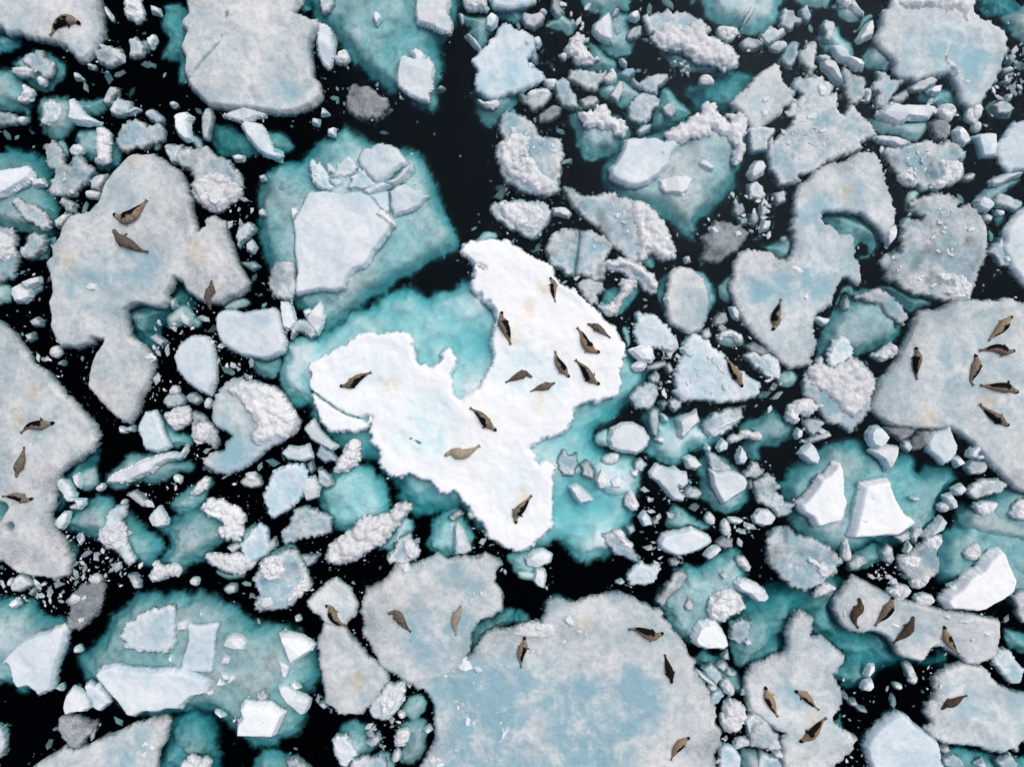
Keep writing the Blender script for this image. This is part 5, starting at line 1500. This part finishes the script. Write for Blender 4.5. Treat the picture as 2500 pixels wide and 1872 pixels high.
        a_, b_, c_, d_ = ci[:-1, :-1][c4], ci[1:, :-1][c4], ci[1:, 1:][c4], ci[:-1, 1:][c4]
        FAN = np.concatenate([np.stack([a_, c_, b_], 1), np.stack([a_, d_, c_], 1)])
        extra = cx.size
    allf = np.concatenate([F, SK])
    for k_ in at:
        at[k_] = np.concatenate([at[k_], np.full(len(bv) + extra, 1.0 if k_ == 'thin' and t in 'S' else 0.0)])
    tri = np.concatenate([allf[:, [0, 1, 2]], allf[:, [0, 2, 3]], FAN])
    uq = np.unique(tri)
    rm_ = np.full(len(VV), -1)
    rm_[uq] = np.arange(len(uq))
    VV, tri = VV[uq], rm_[tri]
    for k_ in at:
        at[k_] = at[k_][uq]
    mat = MAT['T'] if t == 'S' and np.hypot(*p.c) > 10 else MAT['A'] if t == 'W' and (p.val or 0) >= 0.05 else MAT['A'] if t == 'F' and p.val < 0.3 and p.area < 9 and not any(k in p.label for k in ('frosty', 'grey')) else MAT['H'] if t in 'FC' and (p.val or 0) >= 0.4 else MAT['L'] if (t == 'F' and p.val >= 0.3 and p.area < 22) else MAT[t]  # sunken ice far from the centre takes the copy with painted edge dimming
    name = {'F': 'ice_floe', 'H': 'ice_floe', 'W': 'ice_plate', 'G': 'ice_plate', 'C': 'ice_chunk', 'R': 'snow_lump', 'S': 'submerged_ice'}[t]
    if t == 'F' and p.area < 14:
        name = 'ice_block'
    if p.parent is not None:
        name = 'submerged_foot' if t == 'S' else 'snow_crust'
    o = link(name, VV, tri, mat, attrs=at, smooth_shade=(t != 'C'))
    p.obj = o
    hx, hy = hidx(V[top, 0], V[top, 1])
    np.maximum.at(HMAP, (hx, hy), V[top, 2])
    if t != 'S':
        IDMAP[hx, hy] = idx
    return o


order = {'S': 0, 'H': 1, 'F': 1, 'W': 2, 'G': 2, 'R': 3, 'C': 4}
idxs = sorted(range(len(pieces)), key=lambda i: (order[pieces[i].typ], -pieces[i].area if pieces[i].typ == 'F' else 0))
for i in idxs:
    build(pieces[i], i)
for p in pieces:
    if p.parent is not None and p.obj is not None and p.parent.obj is not None:
        p.obj.parent = p.parent.obj

# ------------------------------------------------------------------ labels
ALIAS = [
    ('upper left corner carrying', 'corner floe with curled seal'), ('large blocky lavender', 'blocky lavender floe'),
    ('star-shaped', 'star-shaped slab'), ('large submerged teal shelf', 'top teal shelf'), ('lone dirty grey', 'lone dirty rock'),
    ('light blue floe with a teal', 'light blue floe'), ('upright grey floe', 'upright granular floe'),
    ('big round submerged teal', 'round teal floe'), ('bright white triangular ice chunk', 'bright triangular chunk'),
    ('knobbly white C-shaped', 'C-shaped snow lump'), ('large smooth bright white block', 'large smooth white block'),
    ('cluster of knobbly', 'knobbly snow cluster'), ('slanting floe heaped', 'slanting granular floe'),
    ('rounded grey-blue half-sunken', 'rounded top-edge floe'), ('pointed grey floe', 'pointed grey floe'),
    ('broad grey-blue floe with a white crack', 'cracked upper right floe'), ('long horizontal white slab', 'long horizontal slab'),
    ('large flat blue-grey wet', 'flat crumb-strewn floe'), ('grey wet floe with granular white piles', 'two-pile grey floe'),
    ('large irregular white floe on the left', 'facing-seals floe'), ('upright oval snowy', 'upright oval block'),
    ('rounded clean snowy', 'rounded snowy block'), ('grey slab heaped', 'heaped grey slab'),
    ('big bright white central', 'central white floe'), ('round submerged teal ice mass', 'round teal mass'),
    ('long slanting snowy', 'long slanting snowy block'), ('smooth oval white ice boulder', 'oval boulder'),
    ('slim bright white', 'slim white triangle'), ('long triangular grey floe', 'long triangular floe'),
    ('round frosty grey floe with straight', 'round cracked floe'), ('smooth pale grey elliptical', 'elliptical floe'),
    ('pitted grey', 'pitted grey block'), ('triangular grey floe with one seal', 'one-seal triangular floe'),
    ('long S-shaped', 'S-shaped floe'), ('large smooth blue-grey slab', 'smooth blue-grey slab'),
    ('rounded half-sunken blue', 'half-sunken blue floe'), ('white granular floe cut by the right', 'granular right-edge floe'),
    ('large white floe on the left edge', 'left-edge seal floe'), ('large ridged grey', 'six-seal floe'),
    ('rough granular grey floe', 'rough granular floe'), ('pale blue tilted', 'tilted pale blue slab'),
    ('long slanting white ice bar', 'long white bar'), ('white claw-shaped', 'claw-shaped crust'),
    ('submerged blue floe with white', 'snowy-spined blue floe'), ('round granular white floe', 'round granular floe'),
    ('pale teal block', 'pale teal block'), ('small round frosty', 'small one-seal frosty floe'), ('pear-shaped frosty', 'pear-shaped floe'),
    ('grey frosty floe carrying', 'spotted-seal grey floe'), ('white kite-shaped', 'kite-shaped block'),
    ('scalloped white', 'scalloped lump'), ('white horizontal lens', 'lens-shaped block'), ('bright white tooth', 'tooth-shaped slab'),
    ('bright white trapezoid', 'trapezoid slab'), ('white arrowhead', 'arrowhead chunk'), ('flat grey-blue slab', 'streaked flat slab'),
    ('large bright white wedge', 'wedge slab at right edge'), ('dark grey translucent leaf', 'leaf-shaped dark slab'),
    ('rough white triangular slab', 'rough triangular slab'), ('upright rectangular pale', 'rectangular pale slab'),
    ('long bright white wedge slab', 'long wedge slab'), ('grey granular shield', 'shield-shaped chunk'),
    ('slanting pale blue-white', 'bottom-edge slanting floe'), ('huge blue-grey floe', 'huge four-seal floe'),
    ('bright shell-shaped', 'shell-shaped block'), ('straight-topped white floe', 'straight-topped floe'),
    ('white hourglass', 'hourglass floe'), ('round grey frosty floe carrying one small', 'round lower right floe'),
    ('clean snow-white angular', 'clean angular bottom block'), ('white crescent', 'crescent block'),
    ('thick white four-cornered', 'four-cornered block'), ('long knobbly white', 'long knobbly ridge'),
]
marks = []
for p in pieces:
    for k, a in ALIAS:
        if p.label.startswith(k) or (k in p.label and len(k) > 14):
            marks.append((p, a))
            break
CATS = {'ice_floe': 'ice floe', 'ice_block': 'ice block', 'ice_plate': 'ice plate', 'ice_chunk': 'ice chunk', 'snow_lump': 'snow lump', 'submerged_ice': 'submerged ice'}
GROUPS = {'ice_floe': 'large ice floes', 'ice_block': 'white ice blocks', 'ice_plate': 'wet grey ice plates', 'ice_chunk': 'white ice chunks',
          'snow_lump': 'lumps of rough snow ice', 'submerged_ice': 'sunken ice masses'}
auto = {}
labels = {}
for p in pieces:
    if p.obj is None or p.parent is not None:
        continue
    base_name = p.obj.name.split('.')[0]
    p.obj['category'] = CATS[base_name]
    p.obj['group'] = GROUPS[base_name]
    if p.label:
        p.obj['label'] = p.label
        labels[p.label] = 1
        continue
    big, dim = float(max(p.size)), float(min(p.size))
    ev = np.linalg.eigvalsh(np.cov((p.W - p.c).T))
    el = math.sqrt(max(ev[1], 1e-9) / max(ev[0], 1e-9))
    szw = 'tiny' if big < 0.45 else 'small' if big < 0.9 else 'mid-sized' if big < 1.8 else 'large'
    shp = 'slender' if el > 2.2 else 'elongated' if el > 1.6 else 'triangular' if len(p.W) == 3 else 'four-sided' if len(p.W) == 4 else 'roundish'
    tone = {'C': 'white ice chunk', 'W': 'grey wet ice slab', 'G': 'dirty grey ice piece', 'R': 'rough snowy lump', 'S': 'sunken teal ice', 'F': 'snowy white block'}[p.typ]
    bd, bm, ba = 1e9, None, None
    for m, a in marks:
        if m is p:
            continue
        gap = np.maximum(np.maximum(m.W.min(0) - p.c, p.c - m.W.max(0)), 0)
        if np.hypot(*gap) > bd:
            continue
        dd = -float(sdf(m.W, np.array([p.c[0]]), np.array([p.c[1]]))[0])
        if dd < bd:
            bd, bm, ba = dd, m, a
    if bd < -0.05:
        rel = 'on the'
        v = p.c - bm.c
        side = ('right part of' if v[0] > 0 else 'left part of') if abs(v[0]) > abs(v[1]) else ('upper part of' if v[1] > 0 else 'lower part of')
        rel = 'on the ' + side + ' the'
    else:
        d = bm.W - p.c
        nearest = bm.W[np.argmin(np.hypot(d[:, 0], d[:, 1]))]
        v = p.c - nearest
        v = 0.6 * v / max(np.hypot(*v), .01) + 0.4 * (p.c - bm.c) / max(np.hypot(*(p.c - bm.c)), .01)
        rel = ('right of the' if v[0] > 0 else 'left of the') if abs(v[0]) > abs(v[1]) else ('above the' if v[1] > 0 else 'below the')
    auto.setdefault(((szw if not rel.startswith('on the') else ''), shp, tone, rel, ba), []).append((bd, p))
ORD = ['nearest', 'second nearest', 'third nearest', 'fourth nearest', 'fifth nearest', 'sixth nearest', 'seventh nearest', 'eighth nearest']
for (szw, shp, tone, rel, ba), lst in auto.items():
    lst.sort(key=lambda t: t[0])
    if len(lst) > 1 and rel.startswith('on the'):
        lst.sort(key=lambda t: t[1].c[0])
    for i, (bd, p) in enumerate(lst):
        if len(lst) == 1:
            lab = f'{szw} {shp} {tone} {rel} {ba}'.strip()
        elif rel.startswith('on the'):
            nth = ['leftmost', 'second from left', 'third from left', 'fourth from left', 'fifth from left', 'sixth from left'][min(i, 5)]
            lab = f'{shp} {tone} {rel} {ba}, {nth}'
        else:
            lab = f'{ORD[min(i, 7)]} {szw} {shp} {tone} {rel} {ba}'
        if len(lab.split()) > 16:
            lab = lab.replace(szw + ' ', '', 1).replace(' ice ', ' ')
        p.obj['label'] = lab

# ------------------------------------------------------------------ crumbs and brash
BASE_ROCKS = []
for r_ in range(6):
    g = np.random.default_rng(100 + r_)
    n_ = 4 + r_ % 3
    ang = np.arange(n_) * 2 * math.pi / n_ + g.uniform(-.45, .45, n_)
    rad = g.uniform(0.55, 1.25, n_)
    ring = np.stack([np.cos(ang) * rad, np.sin(ang) * rad * g.uniform(.6, 1), g.uniform(-.1, .15, n_)], 1)
    topi = ring * [0.8, 0.8, 0] + [g.uniform(-.15, .15), g.uniform(-.15, .15), 0] + np.stack([np.zeros(n_), np.zeros(n_), g.uniform(.15, .5, n_)], 1)
    v = np.concatenate([ring, topi, [[0, 0, -.8]], [[0, 0, topi[:, 2].mean() + .05]]])
    f = []
    for a in range(n_):
        b = (a + 1) % n_
        f += [(a, b, n_ + b), (a, n_ + b, n_ + a), (b, a, 2 * n_), (n_ + a, n_ + b, 2 * n_ + 1)]
    BASE_ROCKS.append((v, np.array(f)))


def rocks(name, items, mat, parent=None):
    """items: x, y, z, radius, wet[, how thin]"""
    Vs, Fs, wet, thin, n0 = [], [], [], [], 0
    for x, y, z, r, w, *th in items:
        v, f = BASE_ROCKS[rng.integers(6)]
        a = rng.uniform(0, 2 * math.pi)
        c, s = math.cos(a), math.sin(a)
        q = v * [r * rng.uniform(.8, 1.25), r * rng.uniform(.6, 1.0), r * rng.uniform(.55, .9)]
        q = np.stack([q[:, 0] * c - q[:, 1] * s + x, q[:, 0] * s + q[:, 1] * c + y, q[:, 2] + z], 1)
        Vs.append(q)
        Fs.append(f + n0)
        wet.append(np.full(len(q), w))
        thin.append(np.full(len(q), th[0] if th else 0.0))
        n0 += len(q)
    if not Vs:
        return None
    wet = np.concatenate(wet)
    return link(name, np.concatenate(Vs), np.concatenate(Fs), mat, parent=parent, smooth_shade=False,
                attrs={'wet': wet, 'stain': np.zeros(len(wet)), 'thin': np.concatenate(thin)})


MAT['B'] = ice_mat('brash', (0.80, 0.81, 0.83), (0.55, 0.60, 0.65), (0.20, 0.27, 0.30), 0.3, 0.5, rough=0.5, vary=0.0, thin=True)
per_floe = {}
for dens, P in crumbs_on:
    PW = np.array([px(u, v, .1) for u, v in P])
    n = int(area(PW) * 16 * dens)
    lo, hi = PW.min(0), PW.max(0)
    pts = rng.uniform(lo, hi, (n * 3, 2))
    pts = pts[inside_pts(PW, pts)][:n]
    clump = fbm(pts[:, 0], pts[:, 1], 0.9, 77)
    for (x, y), c in zip(pts, clump):
        if rng.random() > 0.45 + 0.6 * c:
            continue
        ix, iy = hidx(x, y)
        own = IDMAP[ix, iy]
        if own < 0:
            continue
        o = pieces[own]
        o = o.parent or o
        r = 0.028 + 0.14 * rng.random() ** 2.8
        per_floe.setdefault(id(o), [o, []])[1].append((x, y, HMAP[ix, iy] + r * .1, r, rng.choice([0, 0, .15, .4])))
for i, o in enumerate(pieces):
    if o.typ in 'FWG' and o.area > 2.5 and o.obj is not None:
        n = int(o.area * (2.2 if o.typ == 'F' else 5))
        lo, hi = o.W.min(0), o.W.max(0)
        pts = rng.uniform(lo, hi, (n * 3, 2))
        pts = pts[inside_pts(o.W, pts)][:n]
        for (x, y), c in zip(pts, fbm(pts[:, 0], pts[:, 1], 1.5, 79)):
            ix, iy = hidx(x, y)
            if IDMAP[ix, iy] != i or rng.random() > .35 + .8 * c:
                continue
            r = 0.016 + 0.06 * rng.random() ** 4
            per_floe.setdefault(id(o), [o, []])[1].append((x, y, HMAP[ix, iy] + r * .1, r, rng.choice([0, 0, .1, .3])))
for o, it in per_floe.values():
    if o.obj is not None and len(it) > 2:
        tag(rocks('ice_crumbs', it, MAT['B'], o.obj), kind='stuff')

brash = []
for P in brash_zones:
    PW = np.array([px(u, v, 0) for u, v in P])
    n = int(area(PW) * 24)
    lo, hi = PW.min(0) - .2, PW.max(0) + .2
    pts = rng.uniform(lo, hi, (n * 3, 2))
    pts = pts[sdf(PW, pts[:, 0], pts[:, 1]) > -.2][:n]
    for x, y in pts:
        r = 0.03 + 0.24 * rng.random() ** 3.6
        if hget(x, y) > -0.05:
            continue
        brash.append((x, y, rng.uniform(-.5, .1) * r, r, rng.choice([0.0, .3, .7, .9, 1.0])))
# the largest shards of the brash patches stand as things of their own
brash.sort(key=lambda b: -b[3])
for b in brash[:110]:
    sh = rocks('ice_shard', [b], MAT['B'])
    tag(sh, 'loose small ice shard drifting among fine brash in a dark gap', 'ice shard', 'loose shards in the brash patches')
brash = brash[110:]
# stray bits along the edges of the floes
n = 22000
xs, ys = rng.uniform(-24.5, 24.5, n), rng.uniform(-18.5, 18.5, n)
dens = fbm(xs, ys, 4.0, 5)
for x, y, dn in zip(xs, ys, dens):
    if hget(x, y) > -1.5 or rng.random() > 0.25 + 0.5 * dn:
        continue
    a = rng.uniform(0, 2 * math.pi, 8)
    near = np.max(hget(x + .45 * np.cos(a), y + .45 * np.sin(a)))
    if near < -0.1 and rng.random() > 0.06:
        continue
    r = 0.018 + 0.10 * rng.random() ** 5
    brash.append((x, y, rng.uniform(-.4, .2) * r, r, rng.choice([0, .5, .8, 1.0, 1.0])))
# half-clear slush ice drifting just under the surface
n = 9000
xs, ys = rng.uniform(-24.5, 24.5, n), rng.uniform(-18.5, 18.5, n)
dens = fbm(xs, ys, 3.0, 15)
for x, y, dn in zip(xs, ys, dens):
    if hget(x, y) > -4 or rng.random() > 0.35 + 0.6 * dn:
        continue
    a = rng.uniform(0, 2 * math.pi, 8)
    if np.max(hget(x + .6 * np.cos(a), y + .6 * np.sin(a))) < -0.5:
        continue
    r = 0.05 + 0.30 * rng.random() ** 2.5
    if np.max(hget(x + r * np.cos(a), y + r * np.sin(a))) > -4:
        continue
    brash.append((x, y, rng.uniform(-.35, -.02) - .4 * r, r, rng.uniform(0, .8), rng.uniform(.35, .85)))
# the pack goes on beyond the frame
ring = []
while len(ring) < 520:
    x, y = rng.uniform(-33, 33), rng.uniform(-26, 26)
    if abs(x) < 24.2 and abs(y) < 18.2:
        continue
    if hget(x, y) > -1:
        continue
    r = 0.12 + 1.3 * rng.random() ** 2.2
    if abs(x) - r < 23.9 and abs(y) - r < 17.9:
        continue
    ring.append((x, y, 0.0, r, rng.choice([0, 0.1, .3, .5])))
tag(rocks('brash_ice', brash + [(x, y, -.35 * r, r, w) for x, y, z, r, w in ring], MAT['B']),
    'scattered small brash ice bits drifting between the floes', 'brash ice', kind='stuff')

# ------------------------------------------------------------------ seals
def seal_mat():
    m, nt, b, out = new_mat('seal_fur')
    a = nd(nt, 'ShaderNodeAttribute', attribute_name='coat')
    n1 = mrange(nt, noise_tex(nt, 22, 4, 0.6), 0.35, 0.7, 0.78, 1.15)
    cc = nd(nt, 'ShaderNodeCombineColor')
    for i in range(3):
        nt.links.new(n1, cc.inputs[i])
    nt.links.new(mixc(nt, 1.0, a.outputs['Color'], cc.outputs[0], 'MULTIPLY'), b.inputs['Base Color'])
    b.inputs['Roughness'].default_value = 0.7
    b.inputs['Specular IOR Level'].default_value = 0.08
    return m


SEAL = seal_mat()
mm, nt_, b_, o_ = new_mat('seal_eye')
b_.inputs['Base Color'].default_value = (0.008, 0.007, 0.006, 1)
b_.inputs['Roughness'].default_value = 0.15
EYE = mm


def ball(n=8, m=6):
    v = [(0, 0, 1)]
    f = []
    for i in range(1, m):
        for j in range(n):
            a, b = math.pi * i / m, 2 * math.pi * j / n
            v.append((math.sin(a) * math.cos(b), math.sin(a) * math.sin(b), math.cos(a)))
    v.append((0, 0, -1))
    for j in range(n):
        f.append((0, 1 + j, 1 + (j + 1) % n))
    for i in range(m - 2):
        for j in range(n):
            a, b = 1 + i * n + j, 1 + i * n + (j + 1) % n
            f.append((a, a + n, b + n, b))
    e = len(v) - 1
    for j in range(n):
        f.append((e, e - n + (j + 1) % n, e - n + j))
    return np.array(v), f


BV, BF = ball()
eye_me = bpy.data.meshes.new('eye')
eye_me.from_pydata([tuple(x) for x in BV * 0.016], [], BF)
eye_me.materials.append(EYE)
nose_me = bpy.data.meshes.new('nose')
nose_me.from_pydata([tuple(x) for x in BV * [0.022, 0.022, 0.014]], [], BF)
nose_me.materials.append(EYE)

PT = [0, .02, .05, .09, .13, .17, .22, .30, .40, .50, .60, .70, .78, .85, .90, .93]
PR = [.026, .042, .053, .055, .054, .066, .094, .120, .128, .121, .103, .078, .055, .038, .030, .027]


def spine_curve(P, n=60):
    P = np.asarray(P)
    Q = np.vstack([2 * P[0] - P[1], P, 2 * P[-1] - P[-2]])
    out = []
    for i in range(len(P) - 1):
        a, b, c, d = Q[i:i + 4]
        for t in np.linspace(0, 1, 30, endpoint=False):
            out.append(0.5 * ((2 * b) + (c - a) * t + (2 * a - 5 * b + 4 * c - d) * t ** 2 + (3 * b - a - 3 * c + d) * t ** 3))
    out.append(P[-1])
    out = np.array(out)
    s = np.concatenate([[0], np.cumsum(np.hypot(*np.diff(out, axis=0).T))])
    u = np.linspace(0, s[-1], n)
    return np.stack([np.interp(u, s, out[:, 0]), np.interp(u, s, out[:, 1])], 1), s[-1]


def ellipsoid(c, ax, Vs, Fs):
    """ax: three axis vectors (with length)"""
    n0 = sum(len(v) for v in Vs)
    M = np.array(ax)
    Vs.append(BV @ M + np.asarray(c))
    Fs.extend([tuple(i + n0 for i in f) for f in BF])


def make_seal(kind, P, label, k):
    g = np.random.default_rng(500 + k)
    W = np.array([px(u, v, 0.35) for u, v in P])
    C, L = spine_curve(W)
    n = len(C)
    T = np.gradient(C, axis=0)
    T /= np.hypot(T[:, 0], T[:, 1])[:, None]
    N = np.stack([-T[:, 1], T[:, 0]], 1)
    ts = np.linspace(0, 1, n)
    hz = hget(C[:, 0], C[:, 1])
    ok = hz > -0.02
    z0 = float(np.percentile(hz[ok], 70)) if ok.sum() > 3 else 0.1
    zloc = np.where(ok, np.clip(hz, z0 - .05, z0 + .05), z0)
    zloc = np.convolve(np.pad(zloc, 6, mode='edge'), np.ones(13) / 13, 'valid')
    fat = g.uniform(.98, 1.14)
    Vs, Fs = [], []
    # trunk, head and neck: one loft
    NS, m = 26, 14
    body, faces = [], []
    for i in range(NS):
        t = 0.93 * i / (NS - 1)
        r = float(np.interp(t, PT, PR)) * L * (fat if t > .2 else 1)
        x, y = np.interp(t, ts, C[:, 0]), np.interp(t, ts, C[:, 1])
        nx_, ny_ = np.interp(t, ts, N[:, 0]), np.interp(t, ts, N[:, 1])
        zz = np.interp(t, ts, zloc)
        rv = r * (0.80 if t > .18 else .95)
        for j in range(m):
            a = 2 * math.pi * j / m
            up = math.sin(a)
            up = up if up > 0 else up * .75
            body.append((x + nx_ * r * math.cos(a), y + ny_ * r * math.cos(a), zz + rv * .70 + rv * up))
    for i in range(NS - 1):
        for j in range(m):
            a, b = i * m + j, i * m + (j + 1) % m
            faces.append((a, b, b + m, a + m))
    faces.append(tuple(range(m))[::-1])
    faces.append(tuple(range((NS - 1) * m, NS * m)))
    Vs.append(np.array(body))
    Fs.extend(faces)

    def at(t):
        return (np.array([np.interp(t, ts, C[:, 0]), np.interp(t, ts, C[:, 1])]),
                np.array([np.interp(t, ts, T[:, 0]), np.interp(t, ts, T[:, 1])]),
                np.array([np.interp(t, ts, N[:, 0]), np.interp(t, ts, N[:, 1])]), float(np.interp(t, ts, zloc)))
    # hind flippers
    spread = g.uniform(.28, .6)
    for sgn in (-1, 1):
        c, tt, nn, zz = at(.955)
        d = tt * math.cos(spread) + nn * sgn * math.sin(spread)
        e = np.array([-d[1], d[0]])
        cc = c + nn * sgn * .014 * L
        ellipsoid((*cc, zz + .022 * L + .02), [(*(d * .060 * L), 0), (*(e * .022 * L), 0), (0, 0, .016 * L)], Vs, Fs)
    # fore flippers
    out = [g.uniform(.7, 1.45), g.uniform(.15, .8)]
    if g.random() < .5:
        out = out[::-1]
    for sgn, o in zip((-1, 1), out):
        c, tt, nn, zz = at(.30)
        r = float(np.interp(.30, PT, PR)) * L
        d = tt * math.cos(o) + nn * sgn * math.sin(o)
        e = np.array([-d[1], d[0]])
        cc = c + nn * sgn * r * .86 + d * .045 * L
        ellipsoid((*cc, zz + .035 * L), [(*(d * .072 * L), .0), (*(e * .026 * L), 0), (0, 0, .018 * L)], Vs, Fs)
    me = bpy.data.meshes.new('tmp')
    me.from_pydata([tuple(v) for v in np.concatenate(Vs)], [], Fs)
    tmp = bpy.data.objects.new('tmp', me)
    COL.objects.link(tmp)
    rm = tmp.modifiers.new('r', 'REMESH')
    rm.mode = 'VOXEL'
    rm.voxel_size = 0.02
    sm = tmp.modifiers.new('s', 'SMOOTH')
    sm.iterations = 2
    sm.factor = .4
    return tmp, (kind, label, k, g, C, L, N, ts, zloc, at)


def finish_seal(tmp, dg, kind, label, k, g, C, L, N, ts, zloc, at):
    body_me = bpy.data.meshes.new_from_object(tmp.evaluated_get(dg))
    nv = len(body_me.vertices)
    co = np.empty(nv * 3, np.float32)
    body_me.vertices.foreach_get('co', co)
    co = co.reshape(-1, 3)
    dd = (co[:, None, 0] - C[None, :, 0]) ** 2 + (co[:, None, 1] - C[None, :, 1]) ** 2
    ni = np.argmin(dd, 1)
    t = ts[ni]
    lat = ((co[:, :2] - C[ni]) * N[ni]).sum(1) / (np.interp(t, PT, PR) * L + 1e-6)
    zrel = (co[:, 2] - zloc[ni]) / (0.2 * L)
    nb = fbm(co[:, 0] * 1 + k * 3.1, co[:, 1] + co[:, 2], .16, 900 + k, 4)
    ns = fbm(co[:, 0] + k * 5.3, co[:, 1] - co[:, 2], .045, 950 + k, 2)
    PAL = {'d': ((.34, .27, .20), (.005, .004, .004)), 't': ((.44, .33, .205), (.005, .004, .004)), 'p': ((.24, .20, .165), (.045, .034, .026)),
           'w': ((.50, .42, .32), (.16, .11, .07)), 'k': ((.022, .018, .016), (.010, .008, .008)), 'b': ((.15, .11, .072), (.035, .025, .018))}
    base_c, dark_c = PAL[kind]
    base_c = np.array(base_c) * g.uniform(.55, .85)
    side = 1 if g.random() < .5 else -1
    dark = np.zeros(nv)
    if kind in 'dtk':
        off = {'d': -0.18, 't': 0.05, 'k': -2.0}[kind]
        band = smooth((lat * side - off + .45 * nb) / .16)
        dark = np.maximum(dark, band * smooth((t - .27) / .05 + .5 * nb) * smooth((.84 - t) / .06 + .4 * nb))
    if kind in 'pbd':
        dark = np.maximum(dark, (.85 if kind != 'd' else .5) * smooth((ns - .25) / .25) * (t > .12))
    if kind == 'b':
        dark = np.maximum(dark, .55 * smooth(.5 + nb))
    if kind == 'w':
        dark = np.maximum(dark, .35 * smooth((ns - .3) / .3))
    face = smooth((.095 - t) / .02 + .3 * nb)
    if kind in 'dtk':
        dark = np.maximum(dark, face)
    else:
        dark = np.maximum(dark, .6 * smooth((.05 - t) / .02))
    dark = np.maximum(dark, .45 * smooth((t - .90) / .04) * (kind != 'k'))
    colr = base_c[None, :] * (1 - dark[:, None]) + np.array(dark_c)[None, :] * dark[:, None]
    if kind == 'd':      # pale collar behind the black face
        coll = np.exp(-((t - .105) / .016) ** 2)[:, None] * .5
        colr = colr * (1 - coll) + np.array((.42, .36, .29))[None, :] * coll
    ca = body_me.attributes.new('coat', 'FLOAT_COLOR', 'POINT')
    ca.data.foreach_set('color', np.concatenate([colr, np.ones((nv, 1))], 1).astype(np.float32).ravel())
    body_me.polygons.foreach_set('use_smooth', [True] * len(body_me.polygons))
    body_me.materials.clear()
    body_me.materials.append(SEAL)
    body_me.name = 'seal'
    o = bpy.data.objects.new('seal', body_me)
    COL.objects.link(o)
    tag(o, label, 'seal', 'harp seals hauled out on the ice')
    for sgn in (-1, 1):
        c, tt, nn, zz = at(.058)
        r = .038 * L
        e = bpy.data.objects.new('eye', eye_me)
        e.location = (*(c + nn * sgn * r * .62), zz + r * .70 + r * .62)
        COL.objects.link(e)
        e.parent = o
    c, tt, nn, zz = at(.004)
    e = bpy.data.objects.new('nose', nose_me)
    e.location = (*c, zz + .02 * L)
    COL.objects.link(e)
    e.parent = o
    return o


shaped = []
for k, (kind, P, label) in enumerate(seals):
    shaped.append(make_seal(kind, P, label, k))
dg = bpy.context.evaluated_depsgraph_get()
for tmp, a in shaped:
    finish_seal(tmp, dg, *a)
for tmp, a in shaped:
    me = tmp.data
    bpy.data.objects.remove(tmp)
    bpy.data.meshes.remove(me)
